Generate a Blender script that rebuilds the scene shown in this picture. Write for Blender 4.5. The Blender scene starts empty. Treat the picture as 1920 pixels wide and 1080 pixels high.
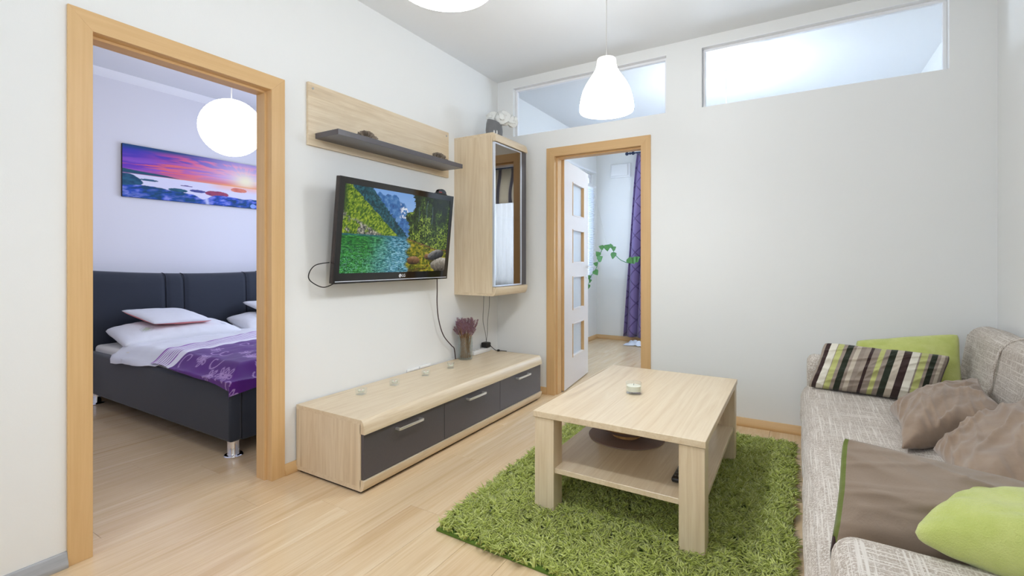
import bpy, bmesh, math, random
import numpy as np
from mathutils import Vector, Matrix, noise as mnoise

random.seed(7); rng = np.random.default_rng(7)
S = bpy.context.scene
C = S.collection

# ------------------------------------------------------------------ camera
cam_d = bpy.data.cameras.new('camera'); cam = bpy.data.objects.new('camera', cam_d); C.objects.link(cam)
F_PX, HORIZON, YAW = 890.93, 489.3, 0.5404
cam_d.sensor_width = 36.0; cam_d.sensor_fit = 'HORIZONTAL'; cam_d.lens = F_PX / 1920 * 36.0
cam_d.shift_y = -(540 - HORIZON) / 1920
cam_d.clip_start = 0.02
cam.location = (2.2741, -3.5421, 1.1078); cam.rotation_euler = (math.pi/2, 0, YAW)
S.camera = cam

# ------------------------------------------------------------------ world and daylight
W = bpy.data.worlds.new('world'); S.world = W; W.use_nodes = True
bg = W.node_tree.nodes['Background']; bg.inputs[0].default_value = (0.72, 0.85, 1.0, 1); bg.inputs[1].default_value = 1.2
LAMP = 23.5            # emission of the lamp shades in the living room
LANTERN = 5.6
BULB = 22.0             # downward light of each bell lamp, W
SCREEN = 0.85
FAR_FILL = 54.0          # emission of the lamp added to brighten the far room

def area(name, loc, rot, sx, sy, power, col):
    d = bpy.data.lights.new(name, 'AREA'); d.shape = 'RECTANGLE'; d.size = sx; d.size_y = sy; d.energy = power; d.color = col
    o = bpy.data.objects.new(name, d); o.location = loc; o.rotation_euler = rot; C.objects.link(o); return o
area('daylight_far_room_window', (2.0, 3.40, 1.6), (math.radians(-90), 0, 0), 2.3, 1.6, 175, (0.68, 0.83, 1.0))
area('daylight_far_room_side_window', (-0.62, 2.0, 1.55), (0, math.radians(-90), 0), 1.6, 1.6, 27, (0.68, 0.83, 1.0))
area('daylight_bedroom_window', (-1.35, .32, 1.6), (math.radians(-90), 0, 0), 1.7, 1.5, 47, (0.66, 0.75, 1.0))
area('added_front_fill', (1.4, -4.85, 1.6), (math.radians(90), 0, 0), 2.2, 1.4, 23, (0.90, 0.95, 1.0))  # added fill from behind the viewer, no known source there

S.cycles.caustics_reflective = False; S.cycles.caustics_refractive = False
S.view_settings.view_transform = 'Standard'; S.view_settings.look = 'None'
S.view_settings.exposure = 0.0; S.view_settings.gamma = 1.0; S.view_settings.use_curve_mapping = False

# ------------------------------------------------------------------ helpers: materials
def lin(c):
    if isinstance(c, str): c = tuple(int(c[i:i+2], 16) for i in (0, 2, 4))
    return tuple((v/255/12.92 if v/255 <= 0.04045 else ((v/255+0.055)/1.055)**2.4) for v in c)
def rgba(c): return (*lin(c), 1)
MATS = {}
class NT:
    def __init__(s, name):
        s.m = bpy.data.materials.new(name); s.m.use_nodes = True; s.t = s.m.node_tree
        s.p = s.t.nodes['Principled BSDF']; s.out = s.t.nodes['Material Output']; MATS[name] = s.m
    def n(s, typ, **kw):
        nd = s.t.nodes.new(typ)
        for k, v in kw.items():
            if k.startswith('i_'):
                nd.inputs[k[2:].replace('_', ' ')].default_value = v
            else: setattr(nd, k, v)
        return nd
    def l(s, a, b): s.t.links.new(a, b)
    def set(s, **kw):
        for k, v in kw.items(): s.p.inputs[k.replace('_', ' ')].default_value = v
    def ramp(s, src, stops, interp='LINEAR'):
        r = s.n('ShaderNodeValToRGB'); r.color_ramp.interpolation = interp
        e = r.color_ramp.elements
        while len(e) < len(stops): e.new(0.5)
        for i, (p, c) in enumerate(stops): e[i].position = p; e[i].color = rgba(c) if not (isinstance(c, tuple) and len(c) == 4) else c
        s.l(src, r.inputs[0]); return r
    def coords(s, scale=(1,1,1), rand=True, kind='Object'):
        tc = s.n('ShaderNodeTexCoord'); mp = s.n('ShaderNodeMapping'); mp.inputs['Scale'].default_value = scale
        if rand:
            oi = s.n('ShaderNodeObjectInfo'); ml = s.n('ShaderNodeVectorMath', operation='SCALE'); ml.inputs[0].default_value = (7.3, 5.1, 9.7)
            s.l(oi.outputs['Random'], ml.inputs['Scale']); ad = s.n('ShaderNodeVectorMath', operation='ADD')
            s.l(tc.outputs[kind], ad.inputs[0]); s.l(ml.outputs[0], ad.inputs[1]); s.l(ad.outputs[0], mp.inputs[0])
        else: s.l(tc.outputs[kind], mp.inputs[0])
        return mp.outputs[0]
    def noise(s, vec, scale, detail=3, rough=.5, dist=0):
        nd = s.n('ShaderNodeTexNoise'); nd.inputs['Scale'].default_value = scale; nd.inputs['Detail'].default_value = detail
        nd.inputs['Roughness'].default_value = rough; nd.inputs['Distortion'].default_value = dist
        s.l(vec, nd.inputs['Vector']); return nd.outputs['Fac']
    def mix(s, fac, a, b, blend='MIX'):
        m = s.n('ShaderNodeMix', data_type='RGBA', blend_type=blend)
        for sock, v in ((m.inputs[0], fac), (m.inputs[6], a), (m.inputs[7], b)):
            if isinstance(v, bpy.types.NodeSocket): s.l(v, sock)
            elif isinstance(v, (int, float)): sock.default_value = v
            else: sock.default_value = rgba(v)
        return m.outputs[2]
    def math(s, op, a, b=None):
        m = s.n('ShaderNodeMath', operation=op)
        for i, v in enumerate((a, b)):
            if v is None: continue
            if isinstance(v, bpy.types.NodeSocket): s.l(v, m.inputs[i])
            else: m.inputs[i].default_value = v
        return m.outputs[0]
    def bump(s, h, strength, dist=.002):
        b = s.n('ShaderNodeBump'); b.inputs['Strength'].default_value = strength; b.inputs['Distance'].default_value = dist
        s.l(h, b.inputs['Height']); s.l(b.outputs[0], s.p.inputs['Normal'])
    def base(s, c): s.l(c, s.p.inputs['Base Color'])

def plain(name, col, rough=.5, metal=0., spec=.5, sheen=0, noise_amt=0, nscale=60, bump=0):
    t = NT(name); t.set(Base_Color=rgba(col), Roughness=rough, Metallic=metal)
    t.p.inputs['Specular IOR Level'].default_value = spec
    if sheen: t.p.inputs['Sheen Weight'].default_value = sheen
    if noise_amt or bump:
        f = t.noise(t.coords(), nscale, 4)
        if noise_amt:
            d = tuple(max(0, v*(1-noise_amt)) for v in ((int(col[i:i+2],16) for i in (0,2,4)) if isinstance(col,str) else col))
            t.base(t.mix(f, d, col))
        if bump: t.bump(f, bump)
    return t.m

def wood(name, axis, light, mid, dark, rough=.45, spec=.4, fine=1.0, fig=1.0, contrast=1.0):
    """grain runs along `axis` (0,1,2) of the object"""
    t = NT(name)
    sc = [9.0*fig]*3; sc[axis] = .75*fig
    v1 = t.coords(tuple(sc)); n1 = t.noise(v1, 1.0, 5, .55, 1.1)
    sf = [130*fine]*3; sf[axis] = 3.0*fine
    v2 = t.coords(tuple(sf)); n2 = t.noise(v2, 1.0, 3, .6, .2)
    sm = [38*fine]*3; sm[axis] = .9*fine
    v3 = t.coords(tuple(sm)); n3 = t.noise(v3, 1.0, 2, .5, .3)
    c1 = t.ramp(n1, [(.30, dark), (.40, mid), (.50, light), (.56, mid), (.66, light)])
    c2 = t.ramp(n2, [(.30, mid), (.62, light)])
    c3 = t.ramp(n3, [(.30, mid), (.60, light)])
    a = t.mix(.62*contrast, c3.outputs[0], c1.outputs[0]); b = t.mix(.38, a, c2.outputs[0])
    t.base(b); t.set(Roughness=rough); t.p.inputs['Specular IOR Level'].default_value = spec
    t.bump(n2, .12, .001); return t.m

for ax, nm in enumerate('xyz'):
    wood('oak_'+nm, ax, (230,212,183), (210,186,151), (176,147,110), rough=.34, spec=.6)
    wood('beech_'+nm, ax, (224,186,134), (213,172,119), (200,157,103), rough=.42, fig=.6, contrast=.6)
    wood('frame_brown_'+nm, ax, (218,180,130), (206,165,114), (192,150,99), rough=.42, fig=.6, contrast=.6)
wood('bowl_wood', 2, (214,170,112), (190,140,84), (150,100,54), rough=.4)
def floor_mat():
    t = NT('laminate')
    v1 = t.coords((7, .55, 7)); n1 = t.noise(v1, 1, 5, .55, 1.4)
    v2 = t.coords((95, 2.2, 95)); n2 = t.noise(v2, 1, 3, .6, .2)
    c1 = t.ramp(n1, [(.32, (206,170,126)), (.44, (228,201,163)), (.54, (222,192,152)), (.66, (238,216,182))])
    c2 = t.ramp(n2, [(.32, (216,184,142)), (.62, (235,211,175))])
    c = t.mix(.45, c1.outputs[0], c2.outputs[0])
    oi = t.n('ShaderNodeObjectInfo'); k = t.math('MULTIPLY', oi.outputs['Random'], .14)
    c = t.mix(k, c, (200,160,116)); t.base(c); t.set(Roughness=.24); t.p.inputs['Specular IOR Level'].default_value = .7
    t.bump(n2, .05, .0006)
floor_mat()
def wall_mat(name, col):
    t = NT(name); f = t.noise(t.coords(rand=False), 220, 3, .6); t.set(Base_Color=rgba(col), Roughness=.85); t.p.inputs['Specular IOR Level'].default_value = .15
    t.bump(f, .18, .0015)
wall_mat('wall_white', (238,238,236)); wall_mat('ceiling_white', (232,233,234)); wall_mat('bedroom_white', (232,231,236))
plain('white_plastic', (240,240,240), .35); plain('white_frame', (244,244,246), .4); plain('reveal_white', (244,244,246), .6)
wood('grey_skirting', 1, (176,177,180), (150,151,154), (118,119,122), rough=.35)
plain('dark_subfloor', (92,66,42), .8)
plain('dark_front', (82,78,82), .32, spec=.6, noise_amt=.12, nscale=90); plain('shelf_dark', (84,80,84), .3, spec=.6)
plain('dark_gap', (38,26,20), .8); plain('metal_satin', (232,230,226), .32, metal=.85); plain('chrome', (230,230,232), .07, metal=1)
plain('alu_light', (222,228,240), .3, metal=.4); plain('screw_steel', (180,180,180), .3, metal=1)
plain('black_gloss', (14,11,12), .08, spec=.7); plain('black_side', (40,26,24), .25, spec=.6); plain('black_rubber', (22,20,20), .55); plain('cable_brown', (58,34,34), .5)
plain('cable_grey', (105,104,104), .5); plain('cable_white', (214,212,208), .5)
plain('red_plastic', (150,34,30), .4); plain('wax', (240,234,214), .5); plain('wick', (60,50,40), .8)
plain('mattress', (236,232,224), .8); plain('bed_fabric', (35,43,58), .75, sheen=.25, noise_amt=.25, nscale=260, bump=.2)
plain('bed_seam', (22,26,36), .8)
plain('duvet_white', (238,238,242), .8, noise_amt=.05, nscale=6); plain('pink', (226,140,140), .8)
plain('mat_taupe', (150,124,112), .6, noise_amt=.15, nscale=150, bump=.3); plain('remote_black', (30,26,26), .35)
plain('pot_grey', (118,118,120), .3, noise_amt=.1, nscale=30); plain('petal_white', (226,226,222), .7); plain('drop_white', (240,240,236), .4)
plain('leaf_green', (96,160,84), .5, noise_amt=.25, nscale=40); plain('vine_green', (70,140,96), .5)
plain('lavender_stem', (176,134,92), .8, noise_amt=.3, nscale=80); plain('dry_flower', (176,158,140), .9, noise_amt=.4, nscale=120)
plain('knob_blue_black', (40,52,84), .3); plain('cloth_white', (226,230,240), .8); plain('olive_fabric', (164,158,88), .8); plain('blue_trim', (40,52,110), .6)
plain('door_white', (226,218,214), .5); plain('rug_base', (92,120,40), .9)
def lavender_mat():
    t = NT('lavender_head'); f = t.noise(t.coords(rand=False), 70, 2); c = t.ramp(f, [(.30, (112,70,70)), (.5, (136,100,112)), (.7, (150,122,142))]); t.base(c.outputs[0]); t.set(Roughness=.9)
lavender_mat()
def emit(name, col, strength):
    t = NT(name); e = t.n('ShaderNodeEmission'); e.inputs[0].default_value = (*col, 1); e.inputs[1].default_value = strength; t.l(e.outputs[0], t.out.inputs[0]); return t.m
emit('lamp_glow', (.90, .95, 1.0), LAMP)
emit('lamp_neck_glow', (1.0, .985, .96), 1.6)
emit('far_fill_glow', (.76, .88, 1.0), FAR_FILL)
emit('lantern_glow', (1.0, .98, .95), LANTERN)
def thin_glass(name, tint, refl=.08, rough=0.0, gcol=(1,1,1)):
    t = NT(name); tr = t.n('ShaderNodeBsdfTransparent'); tr.inputs[0].default_value = (*tint, 1)
    gl = t.n('ShaderNodeBsdfGlossy'); gl.inputs['Roughness'].default_value = rough; gl.inputs[0].default_value = (*gcol, 1)
    lw = t.n('ShaderNodeLayerWeight'); lw.inputs[0].default_value = .5
    pw = t.math('POWER', lw.outputs['Facing'], 4.0)
    mr = t.n('ShaderNodeMapRange'); mr.inputs[3].default_value = refl; mr.inputs[4].default_value = .9
    t.l(pw, mr.inputs[0]); mx = t.n('ShaderNodeMixShader'); t.l(mr.outputs[0], mx.inputs[0]); t.l(tr.outputs[0], mx.inputs[1]); t.l(gl.outputs[0], mx.inputs[2]); t.l(mx.outputs[0], t.out.inputs[0])
thin_glass('clear_glass', (.96,.98,.985), .03); thin_glass('vase_glass', (.90,.93,.93), .06); thin_glass('window_glass', (.985,.99,1), .01)
thin_glass('cabinet_glass', (.30,.26,.22), .21, gcol=(1.0,.90,.78))
def frosted():
    t = NT('frosted_glass'); tl = t.n('ShaderNodeBsdfTranslucent'); tl.inputs[0].default_value = (.9,.93,.97,1)
    d = t.n('ShaderNodeBsdfPrincipled'); d.inputs['Base Color'].default_value = (.86,.89,.92,1); d.inputs['Roughness'].default_value = .35
    mx = t.n('ShaderNodeMixShader'); mx.inputs[0].default_value = .5; t.l(tl.outputs[0], mx.inputs[1]); t.l(d.outputs[0], mx.inputs[2]); t.l(mx.outputs[0], t.out.inputs[0])
frosted()
def sheer(name, col, tr_amt, pattern=False):
    t = NT(name); tr = t.n('ShaderNodeBsdfTransparent'); tl = t.n('ShaderNodeBsdfTranslucent'); tl.inputs[0].default_value = rgba(col)
    df = t.n('ShaderNodeBsdfDiffuse'); df.inputs[0].default_value = rgba(col)
    m1 = t.n('ShaderNodeMixShader'); m1.inputs[0].default_value = .5; t.l(tl.outputs[0], m1.inputs[1]); t.l(df.outputs[0], m1.inputs[2])
    m2 = t.n('ShaderNodeMixShader'); m2.inputs[0].default_value = 1-tr_amt; t.l(tr.outputs[0], m2.inputs[1]); t.l(m1.outputs[0], m2.inputs[2]); t.l(m2.outputs[0], t.out.inputs[0])
    if pattern:
        w = t.n('ShaderNodeTexWave'); w.inputs['Scale'].default_value = 1.3; w.bands_direction = 'X'; w.inputs['Distortion'].default_value = 3; w.inputs['Detail'].default_value = 0; w.inputs['Detail Scale'].default_value = 1.2
        t.l(t.coords(rand=False), w.inputs['Vector']); r = t.ramp(w.outputs['Fac'], [(.0, (132,128,140)), (.10, (132,128,140)), (.18, (238,229,212)), (1, (238,229,212))])
        t.l(r.outputs[0], tl.inputs[0]); t.l(r.outputs[0], df.inputs[0])
sheer('sheer_white', (244,246,250), .10); sheer('valance_pattern', (236,228,212), .1, True); sheer('blind_white', (240,244,250), .15)
def attr_mat(name, attr, rough=.8, emission=0, spec=.3, sheen=0, bump=0, bscale=200):
    t = NT(name); a = t.n('ShaderNodeAttribute', attribute_name=attr)
    if emission:
        t.set(Base_Color=(.01,.01,.01,1), Roughness=.2); t.l(a.outputs['Color'], t.p.inputs['Emission Color']); t.p.inputs['Emission Strength'].default_value = emission
    else: t.base(a.outputs['Color']); t.set(Roughness=rough)
    t.p.inputs['Specular IOR Level'].default_value = spec
    if sheen: t.p.inputs['Sheen Weight'].default_value = sheen
    if bump: t.bump(t.noise(t.coords(rand=False), bscale, 3), bump)
attr_mat('tv_picture', 'Col', emission=SCREEN); attr_mat('canvas_print', 'Col', rough=.6); attr_mat('throw_print', 'Col', rough=.7, sheen=.2, bump=.15)
attr_mat('stripe_fabric', 'Col', rough=.8, sheen=.15, bump=.25)
def fleece(name, a, b, scale, sheen=.4, bump=.5, bscale=420):
    t = NT(name); f = t.noise(t.coords(), scale, 5, .6); c = t.ramp(f, [(.3, a), (.7, b)]); t.base(c.outputs[0]); t.set(Roughness=.9)
    t.p.inputs['Sheen Weight'].default_value = sheen; t.p.inputs['Specular IOR Level'].default_value = .1
    t.bump(t.noise(t.coords(), bscale, 3, .7), bump, .003)
fleece('green_plush', (186,196,104), (206,212,130), 14, bscale=300, bump=.8); fleece('brown_suede', (138,116,98), (162,140,120), 11, bump=.25)
fleece('taupe_velvet', (136,118,102), (156,138,120), 6, bump=.12)
def weave():
    t = NT('sofa_weave'); acc = None
    for sc in ((230,3.2,230), (3.2,230,230), (230,230,3.2)):
        f = t.noise(t.coords(sc, rand=False), 1, 2, .5, .1); r = t.ramp(f, [(.52, (0,0,0)), (.64, (235,235,235))])
        acc = r.outputs[0] if acc is None else t.mix(1.0, acc, r.outputs[0], 'LIGHTEN')
    big = t.noise(t.coords(rand=False), 14, 4); base = t.ramp(big, [(.3, (166,152,138)), (.7, (186,173,160))])
    c = t.mix(acc, base.outputs[0], (230,223,214)); t.base(c); t.set(Roughness=.9); t.p.inputs['Specular IOR Level'].default_value = .1
    t.p.inputs['Sheen Weight'].default_value = .15; t.bump(acc, .25, .002)
weave()
def curtain_mat():
    t = NT('curtain_purple'); v = t.coords((1,1,1), rand=False)
    rot = []
    for ang in (.9, -.9):
        mp = t.n('ShaderNodeMapping'); mp.inputs['Rotation'].default_value = (0, ang, 0); t.l(v, mp.inputs[0])
        w = t.n('ShaderNodeTexWave'); w.inputs['Scale'].default_value = 2.2; w.bands_direction = 'Z'; t.l(mp.outputs[0], w.inputs['Vector'])
        rot.append(t.ramp(w.outputs['Fac'], [(0, (255,255,255)), (.012, (255,255,255)), (.03, (0,0,0))]).outputs[0])
    m = t.mix(1.0, rot[0], rot[1], 'LIGHTEN'); c = t.mix(m, (122,104,158), (84,66,116)); t.base(c); t.set(Roughness=.6); t.p.inputs['Sheen Weight'].default_value = .3
curtain_mat()
def rug_mat():
    t = NT('rug_pile'); a = t.n('ShaderNodeAttribute', attribute_name='rnd'); c = t.ramp(a.outputs['Fac'], [(0, (140,150,52)), (.5, (184,194,92)), (1, (216,222,142))]); t.base(c.outputs[0]); t.set(Roughness=.8)
    t.p.inputs['Sheen Weight'].default_value = .2
rug_mat()

# ------------------------------------------------------------------ helpers: geometry
class MB:
    def __init__(s): s.v = []; s.f = []
    def add(s, verts, faces):
        o = len(s.v); s.v += [tuple(p) for p in verts]; s.f += [tuple(i+o for i in f) for f in faces]; return s
    def box(s, x0, x1, y0, y1, z0, z1):
        x0, x1 = sorted((x0, x1)); y0, y1 = sorted((y0, y1)); z0, z1 = sorted((z0, z1))
        return s.add([(x0,y0,z0),(x1,y0,z0),(x1,y1,z0),(x0,y1,z0),(x0,y0,z1),(x1,y0,z1),(x1,y1,z1),(x0,y1,z1)],
              [(0,3,2,1),(4,5,6,7),(0,1,5,4),(1,2,6,5),(2,3,7,6),(3,0,4,7)])
    def rbox(s, x0, x1, y0, y1, z0, z1, r=.003, seg=2):
        bm = bmesh.new(); bmesh.ops.create_cube(bm, size=1)
        for v in bm.verts: v.co = Vector(((x0+x1)/2+v.co.x*abs(x1-x0), (y0+y1)/2+v.co.y*abs(y1-y0), (z0+z1)/2+v.co.z*abs(z1-z0)))
        bmesh.ops.bevel(bm, geom=bm.edges[:], offset=r, segments=seg, profile=.5, affect='EDGES')
        bm.verts.index_update(); s.add([v.co[:] for v in bm.verts], [[v.index for v in f.verts] for f in bm.faces]); bm.free(); return s
    def prism(s, prof, a0, a1, axis=1):
        """closed 2D profile (counter-clockwise or not) extruded along axis; prof pairs are the two other axes in order"""
        n = len(prof)
        def P(p, a):
            return (a, p[0], p[1]) if axis == 0 else ((p[0], a, p[1]) if axis == 1 else (p[0], p[1], a))
        vs = [P(p, a0) for p in prof] + [P(p, a1) for p in prof]
        fs = [(i, (i+1) % n, n+(i+1) % n, n+i) for i in range(n)] + [tuple(range(n))[::-1], tuple(range(n, 2*n))]
        return s.add(vs, fs)
    def lathe(s, prof, cx, cy, n=32, cap0=False, cap1=False):
        k = len(prof); vs = []; fs = []
        for r, z in prof:
            for i in range(n): a = 2*math.pi*i/n; vs.append((cx+r*math.cos(a), cy+r*math.sin(a), z))
        for j in range(k-1):
            for i in range(n): fs.append((j*n+i, j*n+(i+1)%n, (j+1)*n+(i+1)%n, (j+1)*n+i))
        if cap0: fs.append(tuple(range(n))[::-1])
        if cap1: fs.append(tuple(range((k-1)*n, k*n)))
        return s.add(vs, fs)
    def tube(s, pts, r, n=8, caps=True):
        pts = [Vector(p) for p in pts]; vs = []; fs = []; rs = r if isinstance(r, (list, tuple)) else [r]*len(pts)
        up = Vector((0,0,1)); prev = None
        for i, p in enumerate(pts):
            d = (pts[min(i+1, len(pts)-1)] - pts[max(i-1, 0)]).normalized()
            if prev is None: u = d.orthogonal().normalized()
            else: u = (prev - d*prev.dot(d)).normalized()
            prev = u; w = d.cross(u)
            for k in range(n): a = 2*math.pi*k/n; vs.append(tuple(p + (u*math.cos(a)+w*math.sin(a))*rs[i]))
        for i in range(len(pts)-1):
            for k in range(n): fs.append((i*n+k, i*n+(k+1)%n, (i+1)*n+(k+1)%n, (i+1)*n+k))
        if caps: fs.append(tuple(range(n))[::-1]); fs.append(tuple(range((len(pts)-1)*n, len(pts)*n)))
        return s.add(vs, fs)
    def ball(s, c, r, nu=12, nv=8, sq=(1,1,1)):
        vs = [(c[0], c[1], c[2]+r*sq[2])]; fs = []
        for j in range(1, nv):
            t = math.pi*j/nv
            for i in range(nu): a = 2*math.pi*i/nu; vs.append((c[0]+r*sq[0]*math.sin(t)*math.cos(a), c[1]+r*sq[1]*math.sin(t)*math.sin(a), c[2]+r*sq[2]*math.cos(t)))
        vs.append((c[0], c[1], c[2]-r*sq[2])); L = len(vs)-1
        for i in range(nu): fs.append((0, 1+i, 1+(i+1)%nu)); fs.append((L, L-nu+(i+1)%nu, L-nu+i))
        for j in range(nv-2):
            for i in range(nu): a = 1+j*nu+i; b = 1+j*nu+(i+1)%nu; fs.append((a, a+nu, b+nu, b))
        return s.add(vs, fs)
    def mesh(s, name, origin):
        me = bpy.data.meshes.new(name); ox, oy, oz = origin
        me.from_pydata([(x-ox, y-oy, z-oz) for x, y, z in s.v], [], s.f)
        bm = bmesh.new(); bm.from_mesh(me); bmesh.ops.recalc_face_normals(bm, faces=bm.faces[:]); bm.to_mesh(me); bm.free(); return me
    def build(s, name, mat, parent=None, smooth=0, label=None, kind=None, origin=None, cat=None, group=None, bevel=0):
        A = np.array(s.v); o = origin or tuple((A.min(0)+A.max(0))/2)
        if parent is None and origin is None: o = (o[0], o[1], float(A[:,2].min()))
        me = s.mesh(name, o); ob = link(name, me, mat, o, parent)
        if smooth: shade(me, smooth)
        if bevel:
            m = ob.modifiers.new('bevel', 'BEVEL'); m.width = bevel; m.segments = 2; m.limit_method = 'ANGLE'; m.harden_normals = False
        tag(ob, label, cat, group, kind); return ob
def shade(me, deg):
    me.polygons.foreach_set('use_smooth', [True]*len(me.polygons))
    if deg < 180:
        bm = bmesh.new(); bm.from_mesh(me); lim = math.radians(deg)
        for e in bm.edges:
            if len(e.link_faces) == 2 and e.calc_face_angle(0) > lim: e.smooth = False
        bm.to_mesh(me); bm.free()
WL = {}
def link(name, me, mat, o, parent=None):
    ob = bpy.data.objects.new(name, me); C.objects.link(ob)
    if mat is not None and me is not None: me.materials.append(MATS[mat])
    po = WL.get(parent.name, (0,0,0)) if parent else (0,0,0)
    ob.location = (o[0]-po[0], o[1]-po[1], o[2]-po[2]); WL[ob.name] = tuple(o)
    if parent: ob.parent = parent
    return ob
def tag(ob, label=None, cat=None, group=None, kind=None):
    if label: ob['label'] = label
    if cat: ob['category'] = cat
    if group: ob['group'] = group
    if kind: ob['kind'] = kind
    return ob
def thing(name, loc, label, cat, group=None, kind=None):
    o = link(name, None, None, loc); o.empty_display_size = .05; return tag(o, label, cat, group, kind)
def spline(pts, n=8):
    P = [Vector(p) for p in pts]; out = []
    for i in range(len(P)-1):
        p0, p1, p2, p3 = P[max(i-1,0)], P[i], P[i+1], P[min(i+2, len(P)-1)]
        for k in range(n):
            t = k/n; out.append(.5*((2*p1)+(p2-p0)*t+(2*p0-5*p1+4*p2-p3)*t*t+(3*p1-p0-3*p2+p3)*t**3))
    out.append(P[-1]); return out
def nz(x, y, z=0, s=1.0): return mnoise.noise(Vector((x*s, y*s, z*s)))

def holed_wall(name, axis, c0, c1, u0, u1, z0, z1, holes, mat, label, cat='wall', kind='structure'):
    """wall slab between c0 and c1 on `axis` (0: X, 1: Y), spanning u0..u1 and z0..z1 with rectangular holes"""
    us = sorted({u0, u1, *[h[0] for h in holes], *[h[1] for h in holes]}); zs = sorted({z0, z1, *[h[2] for h in holes], *[h[3] for h in holes]})
    def solid(i, j):
        if not (0 <= i < len(us)-1 and 0 <= j < len(zs)-1): return False
        u, z = (us[i]+us[i+1])/2, (zs[j]+zs[j+1])/2
        return not any(h[0] < u < h[1] and h[2] < z < h[3] for h in holes)
    idx = {}; V = []; Fc = []
    def vid(i, j, k):
        if (i,j,k) not in idx:
            idx[(i,j,k)] = len(V); c = (c0, c1)[k]; V.append((c, us[i], zs[j]) if axis == 0 else (us[i], c, zs[j]))
        return idx[(i,j,k)]
    for i in range(len(us)-1):
        for j in range(len(zs)-1):
            if not solid(i, j): continue
            for k in (0, 1): Fc.append((vid(i,j,k), vid(i+1,j,k), vid(i+1,j+1,k), vid(i,j+1,k)))
            for di, dj, a, b in ((-1,0,(i,j),(i,j+1)), (1,0,(i+1,j),(i+1,j+1)), (0,-1,(i,j),(i+1,j)), (0,1,(i,j+1),(i+1,j+1))):
                if not solid(i+di, j+dj): Fc.append((vid(*a,0), vid(*b,0), vid(*b,1), vid(*a,1)))
    m = MB(); m.add(V, Fc); return m.build(name, mat, kind=kind, label=label, cat=cat)

# ------------------------------------------------------------------ the setting
H = 2.68; HF = 2.80; RX = 3.20; FY = -4.60; T = 0.10
D1 = (-2.895, -2.045); D2 = (.489, 1.347)      # outer casing extents
holed_wall('wall_left', 0, -T, 0, FY, 0, 0, H, [(D1[0]+.055, D1[1]-.055, 0, 1.985)], 'wall_white', 'white plastered wall carrying the television, with the bedroom doorway')
holed_wall('wall_back', 1, 0, T, -.3, RX+.1, 0, HF, [(D2[0]+.055, D2[1]-.055, 0, 1.985), (.16, 1.457, 2.186, 2.604), (1.70, 3.005, 2.186, 2.604)], 'wall_white', 'white plastered wall with two high glazed openings behind the sofa')
MB().box(RX, RX+T, FY, 0, 0, H).build('wall_right', 'wall_white', kind='structure', label='white plastered wall along the back of the sofa', cat='wall')
holed_wall('wall_front', 1, FY-T, FY, -T, RX+T, 0, H, [(.3, 2.5, .9, 2.3)], 'wall_white', 'plain white wall closing the living room behind the viewer')
MB().box(-T, RX+T, FY-T, 0, H, H+.08).build('ceiling', 'ceiling_white', kind='structure', label='smooth white ceiling of the living room', cat='ceiling')
# bedroom shell
BX, BY0, BY1 = -2.62, -3.3, .0
MB().box(BX-T, BX, BY0-T, BY1+T, 0, H).build('wall_bedroom_far', 'bedroom_white', kind='structure', label='pale wall behind the bed headboard', cat='wall')
MB().box(BX, -T, BY0-T, BY0, 0, H).build('wall_bedroom_left', 'bedroom_white', kind='structure', label='pale bedroom side wall left of the bed', cat='wall')
holed_wall('wall_bedroom_right', 1, BY1, BY1+T, BX, -T, 0, H, [(-2.1, -.6, .85, 2.25)], 'bedroom_white', 'bedroom wall with the window beyond the bed')
MB().box(BX-T, -T, BY0-T, BY1+T, H, H+.08).build('ceiling_bedroom', 'ceiling_white', kind='structure', label='white ceiling of the bedroom', cat='ceiling')
# far room shell
GX0, GX1, GY = -.20, 3.23, 2.95
holed_wall('wall_far_room_left', 0, GX0-T, GX0, T, GY+T, 0, HF, [(1.15, 2.80, .85, 2.33)], 'wall_white', 'bluish white side wall of the far room with a blind-covered window')
holed_wall('wall_far_room_back', 1, GY, GY+T, GX0-T, GX1+T, 0, HF, [(.95, 3.0, .75, 2.4)], 'wall_white', 'bluish white end wall of the far room seen through the glazed door')
MB().box(GX1, GX1+T, T, GY, 0, HF).build('wall_far_room_right', 'wall_white', kind='structure', label='white right-hand wall of the far room', cat='wall')
MB().box(GX0-T, GX1+T, T, GY+T, HF, HF+.08).build('ceiling_far_room', 'ceiling_white', kind='structure', label='white ceiling of the far room seen through the high panes', cat='ceiling')

# floors with planks
def plank_mesh(w, l):
    m = MB().rbox(-w/2, w/2, -l/2, l/2, -.008, 0, .0006, 1); me = m.mesh('plank', (0,0,0)); me.materials.append(MATS['laminate']); return me
PW, PLN, GAP = .193, 1.29, .0009
full = plank_mesh(PW-GAP, PLN-GAP); cutcache = {}
def planked(name, x0, x1, y0, y1, label, seed):
    base = MB().box(x0, x1, y0, y1, -.03, -.008).build(name, 'dark_subfloor', kind='structure', label=label, cat='floor')
    ox, oy, oz = WL[base.name]; r = random.Random(seed); x = x0; i = 0
    while x < x1-1e-4:
        w = min(PW, x1-x); y = y0 - ((i*.43+seed*.21) % 1)*PLN; i += 1
        while y < y1-1e-4:
            a, b = max(y, y0), min(y+PLN, y1)
            if b-a > .02:
                if w == PW and abs((b-a)-PLN) < 1e-6: me = full
                else:
                    k = (round(w, 3), round(b-a, 3))
                    if k not in cutcache: cutcache[k] = plank_mesh(w-GAP, b-a-GAP)
                    me = cutcache[k]
                o = bpy.data.objects.new('plank', me); C.objects.link(o); o.parent = base
                o.location = (x+w/2-ox, (a+b)/2-oy, -oz)
            y += PLN
        x += PW
    return base
planked('floor', 0, RX, FY, .0, 'light laminate plank floor of the living room', 1)
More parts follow.
